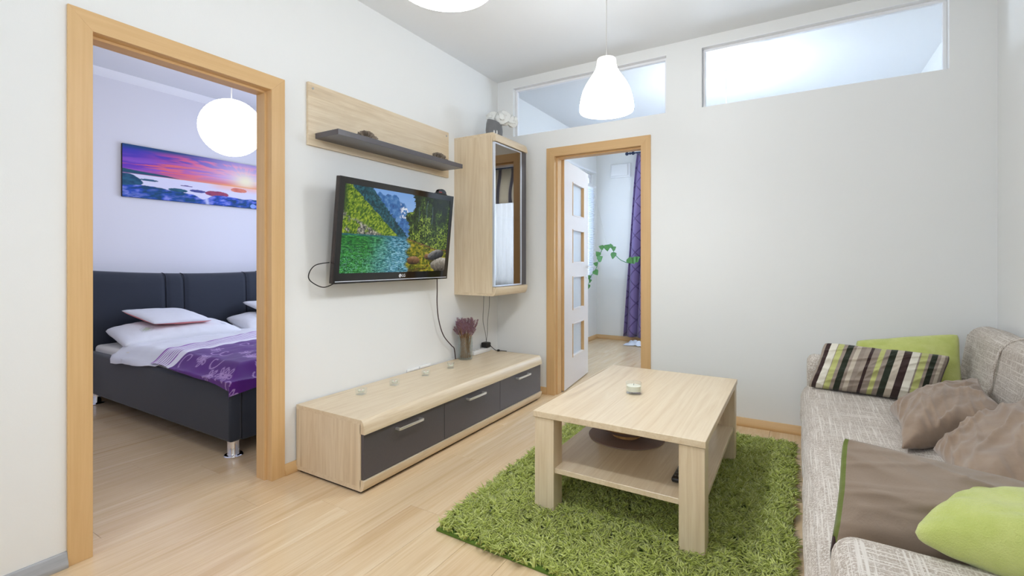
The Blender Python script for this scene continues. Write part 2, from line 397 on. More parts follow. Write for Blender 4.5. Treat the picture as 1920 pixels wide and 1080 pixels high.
planked('floor_bedroom', BX, 0, BY0, BY1, 'light laminate plank floor under the bed', 2)
planked('floor_far_room', GX0, GX1, 0, GY, 'pale laminate plank floor beyond the glazed door', 3)

# skirting
SK = [(0,0),(.018,0),(.021,.006),(.020,.020),(.012,.034),(.009,.050),(.005,.055),(0,.056)]
def skirt(name, wall, a0, a1, mat, label):
    m = MB()
    if wall == 'A': m.prism([(x, z) for x, z in SK], a0, a1, 1)
    elif wall == 'B': m.prism([(-x, z) for x, z in SK], a0, a1, 0)
    elif wall == 'R': m.prism([(RX-x, z) for x, z in SK], a0, a1, 1)
    elif wall == 'FB': m.prism([(GY-x, z) for x, z in SK], a0, a1, 0)
    elif wall == 'FL': m.prism([(GX0+x, z) for x, z in SK], a0, a1, 1)
    elif wall == 'H': m.prism([(BX+x, z) for x, z in SK], a0, a1, 1)
    return m.build(name, mat, kind='structure', label=label, cat='skirting', smooth=40)
skirt('baseboard_back', 'B', D2[1], RX, 'beech_x', 'honey wood skirting below the wall beside the sofa')
skirt('baseboard_back_corner', 'B', .0, D2[0], 'beech_x', 'short honey wood skirting between television bench and glazed door')
skirt('baseboard_left', 'A', D1[1], -.02, 'beech_y', 'honey wood skirting behind the television bench')
skirt('baseboard_left_near', 'A', FY, D1[0], 'grey_skirting', 'grey skirting at the bottom left corner of the picture')
skirt('baseboard_right', 'R', FY, -.02, 'beech_y', 'honey wood skirting behind the sofa')
skirt('baseboard_far_room_back', 'FB', GX0, GX1, 'frame_brown_x', 'wood skirting on the end wall of the far room')
skirt('baseboard_far_room_left', 'FL', T, GY-.02, 'frame_brown_y', 'wood skirting on the side wall of the far room')
skirt('baseboard_bedroom', 'H', BY0, BY1, 'beech_y', 'wood skirting behind the bed headboard')
MB().prism([(BX,H),(BX+.055,H),(BX+.05,H-.012),(BX+.03,H-.03),(BX+.012,H-.05),(BX,H-.056)], BY0, BY1, 1).build('trim_1', 'reveal_white', kind='structure', label='white cove strip between bedroom wall and ceiling', cat='trim', smooth=40)

# door frames
def door_frame(name, plane, u0, u1, mat, jmat, label, both=True):
    w, top, pr = .072, 2.04, .012
    root = thing(name, (0,(u0+u1)/2,0) if plane == 'A' else ((u0+u1)/2,0,0), label, 'door', kind='structure')
    def P(u, n, z): return (n, u, z) if plane == 'A' else (u, -n, z)      # n: towards the room
    def piece(nm, poly_uz, n0, n1, m, bev=.0009):
        b = MB(); k = len(poly_uz); b.add([P(u, n0, z) for u, z in poly_uz]+[P(u, n1, z) for u, z in poly_uz], [tuple(range(k))[::-1], tuple(range(k, 2*k))]+[(i, (i+1)%k, k+(i+1)%k, k+i) for i in range(k)])
        return b.build(nm, m, root, bevel=bev)
    v, h = ('_z', '_y' if plane == 'A' else '_x')
    for side, (n0, n1) in enumerate(((.0, pr), (-T-pr, -T))):
        piece('casing', [(u0,0),(u0+w,0),(u0+w,top-w),(u0,top)], n0, n1, mat+v)
        piece('casing', [(u1-w,0),(u1,0),(u1,top),(u1-w,top-w)], n0, n1, mat+v)
        piece('casing', [(u0,top),(u0+w,top-w),(u1-w,top-w),(u1,top)], n0, n1, mat+h)
    j = .016
    piece('jamb', [(u0+w-j,0),(u0+w,0),(u0+w,top-w),(u0+w-j,top-w+j)], -T, .0, jmat+v)
    piece('jamb', [(u1-w,0),(u1-w+j,0),(u1-w+j,top-w+j),(u1-w,top-w)], -T, .0, jmat+v)
    piece('jamb', [(u0+w-j,top-w+j),(u0+w,top-w),(u1-w,top-w),(u1-w+j,top-w+j)], -T, .0, jmat+h)
    s = .012; i0, i1, it = u0+w, u1-w, top-w
    a, b = (-T, -.030)
    piece('door_stop', [(i0,0),(i0+s,0),(i0+s,it-s),(i0,it)], a, b, jmat+v)
    piece('door_stop', [(i1-s,0),(i1,0),(i1,it),(i1-s,it-s)], a, b, jmat+v)
    piece('door_stop', [(i0,it),(i0+s,it-s),(i1-s,it-s),(i1,it)], a, b, jmat+h)
    return root
door_frame('door_1', 'A', *D1, 'beech', 'beech', 'honey wood door frame open to the bedroom')
d2 = door_frame('door_2', 'B', *D2, 'frame_brown', 'frame_brown', 'honey wood door frame with an open glazed white leaf')
# door leaf of the second door
lp0 = Vector((.588, .128, 0)); lp1 = Vector((.505, .866, 0)); ld = (lp1-lp0).normalized(); ln = Vector((-ld.y, ld.x, 0)); LLEN = (lp1-lp0).length
def LP(u, z, n): q = lp0+ld*u+ln*n; return (q.x, q.y, z)
def leaf_box(m, u0, u1, z0, z1, n0, n1):
    V = [LP(u, z, n) for u in (u0,u1) for z in (z0,z1) for n in (n0,n1)]
    m.add(V, [(0,1,3,2),(4,6,7,5),(0,4,5,1),(2,3,7,6),(0,2,6,4),(1,5,7,3)])
panes = [(.23, .59, .250+.4205*k, .550+.4205*k) for k in range(4)]
def leaf():
    us = sorted({0, LLEN, .23, .59}); zs = sorted({.01, 1.965, *[p[2] for p in panes], *[p[3] for p in panes]})
    m = MB(); idx = {}; V = []; Fc = []
    def vid(i, j, k):
        if (i,j,k) not in idx: idx[(i,j,k)] = len(V); V.append(LP(us[i], zs[j], (0, .04)[k]))
        return idx[(i,j,k)]
    def solid(i, j):
        if not (0 <= i < len(us)-1 and 0 <= j < len(zs)-1): return False
        u, z = (us[i]+us[i+1])/2, (zs[j]+zs[j+1])/2
        return not any(p[0] < u < p[1] and p[2] < z < p[3] for p in panes)
    for i in range(len(us)-1):
        for j in range(len(zs)-1):
            if not solid(i, j): continue
            for k in (0, 1): Fc.append((vid(i,j,k), vid(i+1,j,k), vid(i+1,j+1,k), vid(i,j+1,k)))
            for di, dj, a, b in ((-1,0,(i,j),(i,j+1)), (1,0,(i+1,j),(i+1,j+1)), (0,-1,(i,j),(i+1,j)), (0,1,(i,j+1),(i+1,j+1))):
                if not solid(i+di, j+dj): Fc.append((vid(*a,0), vid(*b,0), vid(*b,1), vid(*a,1)))
    m.add(V, Fc); return m
lf = leaf().build('leaf', 'door_white', d2, label='pale door leaf with four small panes, standing open')
m = MB(); leaf_box(m, -.003, .0, .01, 1.965, 0, .04); m.build('edge_strip', 'frame_brown_z', lf)
for p in panes:
    m = MB(); leaf_box(m, p[0], p[1], p[2], p[3], .024, .030); m.build('pane', 'frosted_glass', lf)
    for n0, n1 in ((-.004, .006),):
        m = MB()
        leaf_box(m, p[0]-.0, p[0]+.010, p[2], p[3], n0, .024); leaf_box(m, p[1]-.010, p[1], p[2], p[3], n0, .024)
        m.build('pane_bead', 'frame_brown_z', lf)
        m = MB(); leaf_box(m, p[0]+.010, p[1]-.010, p[2], p[2]+.010, n0, .024); leaf_box(m, p[0]+.010, p[1]-.010, p[3]-.010, p[3], n0, .024); m.build('pane_bead', 'door_white', lf)
m = MB(); hu = LLEN-.065
m.tube([LP(hu, 1.05, 0), LP(hu, 1.05, -.05)], .009, 10); m.tube(spline([LP(hu, 1.05, -.048), LP(hu-.04, 1.05, -.05), LP(hu-.115, 1.048, -.045)], 5), .008, 10)
m.build('handle', 'metal_satin', lf, smooth=50, label='satin metal lever handle')
m = MB(); m.tube([LP(hu, .955, .0), LP(hu, .955, -.007)], .018, 14); m.build('keyhole_plate', 'metal_satin', lf, smooth=40)

# high glazed openings
for k, (a, b) in enumerate(((.16, 1.457), (1.70, 3.005))):
    root = thing('window_%d' % (k+1), ((a+b)/2, .05, 2.186), ('long high glazed opening above the glazed door, crossed by the hanging lamp', 'long high glazed opening near the ceiling above the sofa')[k], 'window', kind='structure')
    fr = .018
    for (x0, x1, z0, z1) in ((a, b, 2.186, 2.186+.006), (a, b, 2.604-fr, 2.604), (a, a+fr, 2.192, 2.604-fr), (b-fr, b, 2.192, 2.604-fr)):
        MB().rbox(x0, x1, .045, .075, z0, z1, .002, 1).build('frame', 'white_frame', root)
    MB().box(a, b, -.001, .045, 2.6025, 2.606).build('reveal_lining', 'reveal_white', root)
    MB().box(a+fr, b-fr, .058, .062, 2.192, 2.604-fr).build('pane', 'window_glass', root)
# far-room windows
root = thing('window_3', ((.95+3.0)/2, GY+.05, .75), 'bright far-room window behind sheer curtains, seen mirrored in the wall cabinet', 'window', kind='structure')
for (x0, x1, z0, z1) in ((.95,3.0,.75,.81),(.95,3.0,2.34,2.4),(.95,1.01,.81,2.34),(2.94,3.0,.81,2.34),(1.95,2.03,.81,2.34)):
    MB().rbox(x0, x1, GY+.03, GY+.08, z0, z1, .004, 1).build('frame', 'white_frame', root)
for (x0, x1) in ((1.01,1.95),(2.03,2.94)): MB().box(x0, x1, GY+.05, GY+.056, .81, 2.34).build('pane', 'window_glass', root)
root = thing('window_4', (GX0-.05, 1.97, .85), 'far-room side window behind a white slatted blind, half hidden by the door leaf', 'window', kind='structure')
for (y0, y1, z0, z1) in ((1.15,2.80,.85,.91),(1.15,2.80,2.27,2.33),(1.15,1.21,.91,2.27),(2.74,2.80,.91,2.27)):
    MB().rbox(GX0-.08, GX0-.03, y0, y1, z0, z1, .004, 1).build('frame', 'white_frame', root)
MB().box(GX0-.06, GX0-.054, 1.21, 2.74, .91, 2.27).build('pane', 'window_glass', root)
root = thing('window_5', (-1.35, BY1+.05, .85), 'bedroom window letting in bluish daylight', 'window', kind='structure')
for (x0, x1, z0, z1) in ((-2.1,-.6,.85,.91),(-2.1,-.6,2.19,2.25),(-2.1,-2.04,.91,2.19),(-.66,-.6,.91,2.19),(-1.39,-1.31,.91,2.19)):
    MB().rbox(x0, x1, BY1+.03, BY1+.08, z0, z1, .004, 1).build('frame', 'white_frame', root)
for (x0, x1) in ((-2.04,-1.39),(-1.31,-.66)): MB().box(x0, x1, BY1+.05, BY1+.056, .91, 2.19).build('pane', 'window_glass', root)

root = thing('window_6', (1.4, FY-.05, .9), 'living room window behind the viewer', 'window', kind='structure')  # made-up window, gives the added fill light an opening
for (x0, x1, z0, z1) in ((.3,2.5,.9,.96),(.3,2.5,2.24,2.3),(.3,.36,.96,2.24),(2.44,2.5,.96,2.24),(1.36,1.44,.96,2.24)):
    MB().rbox(x0, x1, FY-.08, FY-.03, z0, z1, .004, 1).build('frame', 'white_frame', root)
for (x0, x1) in ((.36,1.36),(1.44,2.44)): MB().box(x0, x1, FY-.056, FY-.05, .96, 2.24).build('pane', 'window_glass', root)

# ------------------------------------------------------------------ sofa
def loft(m, prof, y0, y1, ny, amp=.004, s=5, seed=0, endround=.0):
    """closed XZ profile swept along Y with slight upholstery unevenness and rounded ends"""
    n = len(prof); cx = sum(p[0] for p in prof)/n; cz = sum(p[1] for p in prof)/n; V = []; Fc = []
    ys = []
    er = max(endround, 1e-4)
    for k in range(6): a = k/6*math.pi/2; ys.append((y0+er*(1-math.sin(a)) if False else y0+er*(1-math.cos(a)), er*(1-math.sin(a))))
    for k in range(ny+1): ys.append((y0+er+(y1-y0-2*er)*k/ny, 0))
    for k in range(5, -1, -1): a = k/6*math.pi/2; ys.append((y1-er*(1-math.cos(a)), er*(1-math.sin(a))))
    for y, inset in ys:
        for x, z in prof:
            dx, dz = x-cx, z-cz; L = math.hypot(dx, dz); f = (L-inset)/L; w = amp*nz(x, y, z+seed, s)
            V.append((cx+dx*f+w*dx/L, y, cz+dz*f+w*dz/L))
    K = len(ys)
    for j in range(K-1):
        for i in range(n): Fc.append((j*n+i, j*n+(i+1)%n, (j+1)*n+(i+1)%n, (j+1)*n+i))
    Fc.append(tuple(range(n))[::-1]); Fc.append(tuple(range((K-1)*n, K*n))); return m.add(V, Fc)
def rprof(pts, r, seg=6):
    """round the corners of a closed polygon; r per corner"""
    out = []; n = len(pts)
    for i in range(n):
        p0, p, p1 = Vector(pts[i-1]), Vector(pts[i]), Vector(pts[(i+1)%n]); rr = r[i] if isinstance(r, (list,tuple)) else r
        a = p+(p0-p).normalized()*rr; b = p+(p1-p).normalized()*rr
        for k in range(seg+1): t = k/seg; q = a*(1-t)**2+p*2*t*(1-t)+b*t*t; out.append((q.x, q.y))
    res = []
    for k in range(len(out)):
        a, b = Vector(out[k]), Vector(out[(k+1)%len(out)]); res.append(tuple(a)); L = (b-a).length; q = int(L/.06)
        for i in range(1, q+1): res.append(tuple(a+(b-a)*i/(q+1)))
    return res
SY0, SY1 = -2.56, -.08
sofa = thing('sofa', (2.75, -1.3, 0), 'low beige-grey woven fabric sofa with rounded back along the right wall', 'sofa')
loft(MB(), rprof([(2.315,.03),(2.305,.25),(3.17,.25),(3.17,.03)], [.02,.04,.02,.02]), SY0+.02, SY1-.02, 40, .003, 6, 1, .015).build('base', 'sofa_weave', sofa, smooth=60)
loft(MB(), rprof([(2.31,.22),(2.278,.33),(2.34,.405),(2.70,.405),(3.05,.385),(3.05,.22)], [.02,.06,.05,.1,.03,.02]), SY0+.255, SY1-.19, 60, .007, 7, 2, .02).build('seat_cushion', 'sofa_weave', sofa, smooth=60)
bk = loft(MB(), rprof([(2.99,.30),(3.035,.62),(3.06,.765),(3.185,.765),(3.185,.30)], [.03,.1,.075,.06,.02]), SY0+.06, SY1, 60, .006, 6, 3, .06).build('backrest', 'sofa_weave', sofa, smooth=60)
for yy in (-.62, -1.90):
    pts = [(2.988+.02*0, yy, .42), (3.012, yy, .52), (3.026, yy, .62), (3.044, yy, .70), (3.08, yy, .75), (3.13, yy, .768)]
    m = MB(); m.tube(spline(pts, 4), .006, 8); m.build('seam', 'sofa_weave', bk, smooth=60)
def arm(y0, y1, x0=2.335):
    m = MB(); n = 24
    prof = rprof([(y0, .03), (y0, .545), (y1, .545), (y1, .03)], [.02,.085,.07,.02], 7)
    # sweep along X
    V = []; Fc = []; xs = [(x0+.05*(1-math.sin(a)), .05*(1-math.cos(a))) for a in [math.pi/2*(1-k/6) for k in range(6)]]
    xs = [(x0+.045*(1-math.cos(k/6*math.pi/2)), .045*(1-math.sin(k/6*math.pi/2))) for k in range(6)]+[(x0+.045+(3.17-x0-.045)*k/30, 0) for k in range(31)]
    cy = sum(p[0] for p in prof)/len(prof); cz = sum(p[1] for p in prof)/len(prof); N = len(prof)
    for x, ins in xs:
        for y, z in prof:
            dy, dz = y-cy, z-cz; L = math.hypot(dy, dz); f = (L-ins)/L; w = .004*nz(x, y*1.0, z+9, 7); V.append((x, cy+dy*f+w*dy/L, cz+dz*f+w*dz/L))
    K = len(xs)
    for j in range(K-1):
        for i in range(N): Fc.append((j*N+i, j*N+(i+1)%N, (j+1)*N+(i+1)%N, (j+1)*N+i))
    Fc.append(tuple(range(N))[::-1]); Fc.append(tuple(range((K-1)*N, K*N))); m.add(V, Fc); return m
arm(-2.575, -2.305).build('armrest', 'sofa_weave', sofa, smooth=60); arm(-.27, -.07, 2.325).build('armrest', 'sofa_weave', sofa, smooth=60)
for x in (2.40, 3.08):
    for y in (-2.45, -.2): MB().lathe([(.022,0),(.024,.032)], x, y, 14, True, True).build('foot', 'black_rubber', sofa)

# ------------------------------------------------------------------ pillows
def pillow(name, TL, TR, BL, BR, th, mat, label, cat='cushion', group=None, nu=44, nv=32, pinch=.10, wr=.012, ws=9, seed=0, bulge=0, colors=None, mats=None, sag=0, parent=None, power=.42, wdir=None, corner=.05):
    TL, TR, BL, BR = map(Vector, (TL, TR, BL, BR)); nrm = ((TR-TL)+(BR-BL)).cross((TL-BL)+(TR-BR)).normalized()
    V = []; idx = {}; UV = []
    def pos(i, j, side):
        u = -1+2*i/nu; v = -1+2*j/nv
        cr_ = 1-corner*(u*v)**6
        uu = u*(1-pinch*(1-v*v)*abs(u)**3)*cr_; vv = v*(1-pinch*(1-u*u)*abs(v)**3)*cr_
        a, b = (uu+1)/2, (vv+1)/2
        p = (BL*(1-a)+BR*a)*(1-b)+(TL*(1-a)+TR*a)*b
        env = max(0, (1-u*u)*(1-v*v))
        t = th*env**power*side
        q = p*ws
        w = wr*(mnoise.noise(q+Vector((seed*3.1, side*2.0, 0)))+.6*abs(mnoise.noise(q*2.3+Vector((seed, 0, side)))))*min(1, env**.3*1.4)
        if wdir:   # long creases running along one direction in (u,v)
            for k, (dx_, dy_, fr, am) in enumerate(((wdir[0], wdir[1], 2.4, 1.0), (wdir[1], -wdir[0], 1.6, .45), (wdir[0]*.7-wdir[1]*.7, wdir[1]*.7+wdir[0]*.7, 4.3, .5))):
                cu = u*dx_+v*dy_; cv = -u*dy_+v*dx_
                nn = mnoise.noise(Vector((cu*.9+seed+.5*math.sin(cv*2.1+seed), cv*fr+.45*math.sin(cu*2.6+seed*1.7), side*3.0+k*5)))
                w += wr*am*(max(0, 1-abs(nn)*3.0)**1.5-.35)*min(1, env**.3*1.4)
        return p+nrm*(t+w*side+bulge*(1-u*u)*(1-v*v))+Vector((0,0,-sag*(1-u*u)))
    for side in (1, -1):
        for i in range(nu+1):
            for j in range(nv+1):
                edge = i in (0, nu) or j in (0, nv)
                if edge and side == -1: idx[(i,j,-1)] = idx[(i,j,1)]; continue
                idx[(i,j,side)] = len(V); V.append(tuple(pos(i, j, 0 if edge else side))); UV.append((i/nu, j/nv, side))
    Fc = []; sides = []
    for side in (1, -1):
        for i in range(nu):
            for j in range(nv):
                q = (idx[(i,j,side)], idx[(i+1,j,side)], idx[(i+1,j+1,side)], idx[(i,j+1,side)]); Fc.append(q if side == 1 else q[::-1]); sides.append((side, i/nu, j/nv))
    m = MB(); m.v = V; m.f = Fc
    o = tuple(np.array(V).mean(0)); me = bpy.data.meshes.new(name); me.from_pydata([tuple(Vector(v)-Vector(o)) for v in V], [], Fc); shade(me, 180)
    ob = link(name, me, mat, o, parent); tag(ob, label, cat, group)
    if mats: me.materials.append(MATS[mats]); me.polygons.foreach_set('material_index', [0 if s[0] == 1 else 1 for s in sides])
    if colors:
        at = me.color_attributes.new('Col', 'FLOAT_COLOR', 'CORNER'); buf = []
        for (s, a, b), f in zip(sides, Fc):
            c = lin(colors(s, a+.5/nu, b+.5/nv)); buf += [*c, 1]*4
        at.data.foreach_set('color', buf)
    return ob
WH, LG, DG, DB, GR, TP, LT = (226,220,204), (186,188,118), (38,44,30), (58,40,38), (150,136,124), (162,148,134), (196,184,166)
stripes = [(.030,TP),(.075,DB),(.135,WH),(.142,GR),(.195,LG),(.225,GR),(.275,DG),(.300,GR),(.335,LT),(.375,GR),(.415,TP),(.440,DB),(.490,GR),(.525,LG),(.560,GR),(.610,DG),(.665,LT),(.720,DB),(.775,WH),(.785,GR),(.840,LG),(.865,GR),(.905,DG),(.930,GR),(.960,LT),(.985,GR),(1.01,DB)]
def stripe(s, u, v):
    if s == -1: return TP
    u2 = u
    for e, c in stripes:
        if u2 < e: return c
    return TP
GRP = 'cushions lying on the sofa'
pillow('cushion', (2.555,-.235,.660), (2.995,-.25,.735), (2.54,-.37,.42), (2.985,-.385,.42), .075, 'green_plush', 'lime green plush cushion behind the striped cushion at the far arm', group=GRP, seed=1, wr=.020, ws=6, pinch=.04, nu=60, nv=44)
pillow('cushion', (2.40,-.36,.655), (2.935,-.405,.640), (2.315,-.43,.405), (2.86,-.50,.405), .090, 'stripe_fabric', 'striped cushion in brown, cream, olive and lime leaning at the far arm', group=GRP, seed=2, nu=160, nv=60, pinch=.05, colors=stripe, wr=.011, ws=8, wdir=(1,.1))
pillow('cushion', (2.635,-.79,.425), (2.985,-.58,.570), (2.60,-1.33,.425), (2.965,-1.10,.52), .075, 'brown_suede', 'wrinkled brown suede cushion lying mid-seat against the backrest', group=GRP, seed=3, nu=80, nv=70, wr=.017, ws=3.2, pinch=.12, wdir=(.9,.4), corner=0)
pillow('cushion', (2.68,-1.36,.45), (3.04,-1.03,.615), (2.66,-1.92,.43), (3.06,-1.72,.58), .08, 'brown_suede', 'wrinkled brown suede cushion cut off by the right picture edge', group=GRP, seed=4, nu=80, nv=70, wr=.017, ws=3.2, pinch=.1, wdir=(.8,.6), corner=0)
def bigcol(s, u, v):
    if s == -1: return stripe(1, 1-u, v)
    if u < .019: return (104,116,54) if v > .12 else (64,60,50)
    return (142,125,109)
pillow('cushion', (2.368,-2.105,.672), (2.93,-2.06,.600), (2.332,-2.215,.405), (2.92,-2.235,.405), .155, 'stripe_fabric', 'large taupe cushion with a lime side edge leaning on the near arm', group=GRP, seed=5, nu=110, nv=60, pinch=.03, colors=bigcol, wr=.014, ws=3, corner=.03, power=.95, wdir=(.9,-.35))
pillow('cushion', (2.585,-2.16,.585), (3.0,-2.00,.630), (2.450,-2.35,.572), (2.93,-2.47,.60), .078, 'green_plush', 'pale lime plush cushion lying on the near sofa arm', group=GRP, seed=6, nu=80, nv=60, wr=.020, ws=7, pinch=.03, corner=.10)

# ------------------------------------------------------------------ rug
RC = [(1.005,-2.03), (2.262,-2.06), (2.262,-.275), (.965,-.285)]
def rugp(a, b):
    p = [np.array(q) for q in RC]; return (p[0]*(1-a)[:,None]+p[1]*a[:,None])*(1-b)[:,None]+(p[3]*(1-a)[:,None]+p[2]*a[:,None])*b[:,None]
def build_rug():
    m = MB(); V = [(x, y, .001) for x, y in RC]+[(x, y, .010) for x, y in RC]
    m.add(V, [(0,3,2,1),(4,5,6,7),(0,1,5,4),(1,2,6,5),(2,3,7,6),(3,0,4,7)])
    rug = m.build('shag_rug', 'rug_base', label='green long-pile shaggy rug under the coffee table', cat='rug')
    N = 72000
    K = 9000; ca = rng.random(K); cb = rng.random(K); ci = rng.integers(0, K, N)      # yarns grow in small tufts
    a = np.clip(ca[ci]+rng.normal(size=N)*.0042, 0, 1); b = np.clip(cb[ci]+rng.normal(size=N)*.0030, 0, 1); P0 = rugp(a, b)
    # clumped leaning directions
    tuft = rng.normal(size=(K, 2)); d = tuft[ci]*1.1 + rng.normal(size=(N, 2))*.55; d += np.array([.25, -.25]); L = np.linalg.norm(d, axis=1)+1e-6; d = d/L[:,None]
    ln = .036+.018*rng.random(N); lean = np.clip(.55+.25*rng.normal(size=N), .1, 1.1)
    dirs = np.stack([d[:,0]*np.sin(lean), d[:,1]*np.sin(lean), np.cos(lean)], 1)
    dirs2 = np.stack([d[:,0]*np.sin(lean+.7), d[:,1]*np.sin(lean+.7), np.cos(lean+.7)], 1)
    p0 = np.concatenate([P0, np.full((N,1), .008)], 1); p1 = p0+dirs*ln[:,None]*.55; p2 = p1+dirs2*ln[:,None]*.5; p2[:,2] = np.maximum(p2[:,2], .013)
    side = np.stack([-d[:,1], d[:,0], np.zeros(N)], 1); up = np.cross(dirs, side)
    V = np.zeros((N, 7, 3)); r = (.0032+.0013*rng.random(N))[:,None]
    for k in range(3):
        ang = 2*math.pi*k/3; off = side*math.cos(ang)+up*math.sin(ang); V[:,k] = p0+off*r*.8; V[:,3+k] = p1+off*r
    V[:,6] = p2
    o = np.array(WL[rug.name]); co = (V.reshape(-1,3)-o).astype(np.float32)
    fl = []
    base = np.arange(N)*7
    quads = np.array([[0,1,4,3],[1,2,5,4],[2,0,3,5]]); tris = np.array([[3,4,6],[4,5,6],[5,3,6]])
    Q = (base[:,None,None]+quads[None]).reshape(-1,4); Tn = (base[:,None,None]+tris[None]).reshape(-1,3)
    loops = np.concatenate([Q.ravel(), Tn.ravel()]).astype(np.int32)
    starts = np.concatenate([np.arange(len(Q))*4, len(Q)*4+np.arange(len(Tn))*3]).astype(np.int32)
    tot = np.concatenate([np.full(len(Q), 4), np.full(len(Tn), 3)]).astype(np.int32)
    me = bpy.data.meshes.new('pile'); me.vertices.add(N*7); me.loops.add(len(loops)); me.polygons.add(len(starts))
    me.vertices.foreach_set('co', co.ravel()); me.loops.foreach_set('vertex_index', loops); me.polygons.foreach_set('loop_start', starts); me.polygons.foreach_set('loop_total', tot)
    me.update(calc_edges=True); me.polygons.foreach_set('use_smooth', np.ones(len(starts), bool))
    at = me.attributes.new('rnd', 'FLOAT', 'POINT'); rr = np.repeat(.45*rng.random(N)+.35*rng.random(K)[ci], 7).reshape(N, 7)+.1; at.data.foreach_set('value', rr.ravel().astype(np.float32))
    ob = link('pile', me, 'rug_pile', tuple(o), rug); tag(ob, kind='stuff')
build_rug()

# ------------------------------------------------------------------ coffee table and what stands on it
TX0, TX1, TY0, TY1, TH = 1.28, 1.99, -1.705, -.64, .452
ct = thing('coffee_table', ((TX0+TX1)/2, (TY0+TY1)/2, .011), 'light oak coffee table with square legs and a lower shelf on the green rug', 'table')
MB().rbox(TX0, TX1, TY0, TY1, TH-.026, TH, .0015, 1).build('tabletop', 'oak_y', ct)
LW = .10
for x0 in (TX0, TX1-LW):
    for y0, y1 in ((TY0+.008, TY0+.008+.085), (TY1-.008-.085, TY1-.008)):
        MB().rbox(x0+.004, x0+LW-.004 if x0 == TX0 else x0+LW-.004, y0, y1, .0115, TH-.030, .0012, 1).build('leg', 'oak_z', ct)
        MB().box(x0+.008, x0+LW-.008, y0+.004, y1-.004, TH-.030, TH-.026).build('spacer', 'metal_satin', ct)
MB().rbox(TX0+.012, TX1-.012, TY0+.020, TY1-.02, .190, .212, .0015, 1).build('shelf', 'oak_y', ct)
cg = thing('candle_glass', (1.579, -1.211, TH), 'white candle in a low clear glass on the coffee table', 'candle')
MB().lathe([(.0,TH+.001),(.036,TH+.001),(.038,TH+.004),(.039,TH+.055),(.0365,TH+.055),(.0355,TH+.012),(.0,TH+.012)], 1.579, -1.211, 28).build('glass', 'clear_glass', cg, smooth=50)
MB().lathe([(.0,TH+.0125),(.034,TH+.0125),(.0345,TH+.038),(.030,TH+.0405),(.0,TH+.0395)], 1.579, -1.211, 24).build('wax', 'wax', cg, smooth=50)
MB().tube([(1.579,-1.211,TH+.039),(1.580,-1.210,TH+.048)], .0012, 6).build('wick', 'wick', cg)
MX, MY = 1.525, -1.155
MB().lathe([(.0,.2125),(.186,.2125),(.19,.2145),(.188,.217),(.0,.217)], MX, MY, 48).build('placemat', 'mat_taupe', label='round taupe placemat on the lower shelf of the coffee table', cat='placemat', smooth=40)
bw = thing('wooden_bowl', (MX, MY, .217), 'wide turned wooden bowl on the placemat under the tabletop', 'bowl')
MB().lathe([(.0,.2175),(.070,.2175),(.073,.222),(.066,.229),(.074,.232),(.110,.246),(.142,.270),(.150,.284),(.146,.286),(.135,.272),(.100,.252),(.06,.242),(.0,.240)], MX+.0, MY, 48).build('bowl', 'bowl_wood', bw, smooth=45)
MB().lathe([(.1105,.2455),(.1425,.2695),(.1445,.2715),(.112,.2475)], MX, MY, 48).build('rim_band', 'mat_taupe', bw, smooth=45)
rc = thing('remote_control', (1.86, -1.46, .212), 'dark remote control lying by the near right table leg on the lower shelf', 'remote')
MB().rbox(1.836, 1.882, -1.56, -1.38, .2125, .232, .008, 3).build('body', 'remote_black', rc, smooth=50)
for i in range(4):
    for j in range(3): MB().rbox(1.844+.012*j, 1.852+.012*j, -1.54+.03*i, -1.53+.03*i, .2315, .2335, .001, 1).build('button', 'cable_grey', rc)

# ------------------------------------------------------------------ television bench
BY_0, BY_1, BH = -1.98, -.165, .352
def nose(zt, up=True, xb=.515, xf=.53, hgt=.066):
    """curved nose: top edge stands back, lower edge proud (mirrored for the plinth)"""
    pts = [(xb-.013, 0), (xb-.007, -.0035), (xb-.001, -.011), (xb+.005, -.024), (xb+.010, -.042), (xb+.0115, -.055), (xb+.0115, -hgt), (xb-.02, -hgt)]
    return [(x, zt+z) if up else (x, zt-z) for x, z in pts]
bench = thing('tv_bench', (.27, (BY_0+BY_1)/2, 0), 'long low oak television bench with three dark drawers', 'bench')
MB().prism([(.012,BH)]+nose(BH)+[(.495,BH-.022),(.012,BH-.022)], BY_0, BY_1, 1).build('top', 'oak_y', bench, smooth=25)
MB().prism([(.012,.012)]+nose(.012, False, hgt=.055)+[(.495,.034),(.012,.034)], BY_0, BY_1, 1).build('bottom', 'oak_y', bench, smooth=25)
for y0, y1 in ((BY_0, BY_0+.020), (BY_1-.020, BY_1)): MB().box(.012, .498, y0, y1, .034, BH-.022).build('side_panel', 'oak_z', bench)
MB().box(.012, .018, BY_0+.02, BY_1-.02, .034, BH-.022).build('back_panel', 'oak_y', bench)
MB().box(.03, .49, BY_0+.01, BY_1-.01, 0, .012).build('plinth', 'dark_gap', bench)
DW = (BY_1-BY_0)/3
for k in range(3):
    y0, y1 = BY_0+DW*k+(.004 if k == 0 else .0015), BY_0+DW*(k+1)-(.004 if k == 2 else .0015)
    dr = MB().rbox(.4985, .516, y0, y1, .069, BH-.068, .001, 1).build('drawer', 'dark_front', bench)
    yc = (y0+y1)/2; zc = .252; m = MB()
    m.rbox(.540, .548, yc-.088, yc+.088, zc-.007, zc+.007, .003, 2)
    for s in (-1, 1): m.prism([(.516, zc-.005), (.516, zc+.005), (.545, zc+.006), (.545, zc-.006)], yc+s*.087-.006, yc+s*.087+.006, 1)
    m.build('handle', 'metal_satin', dr, smooth=40, label='satin metal bow handle')

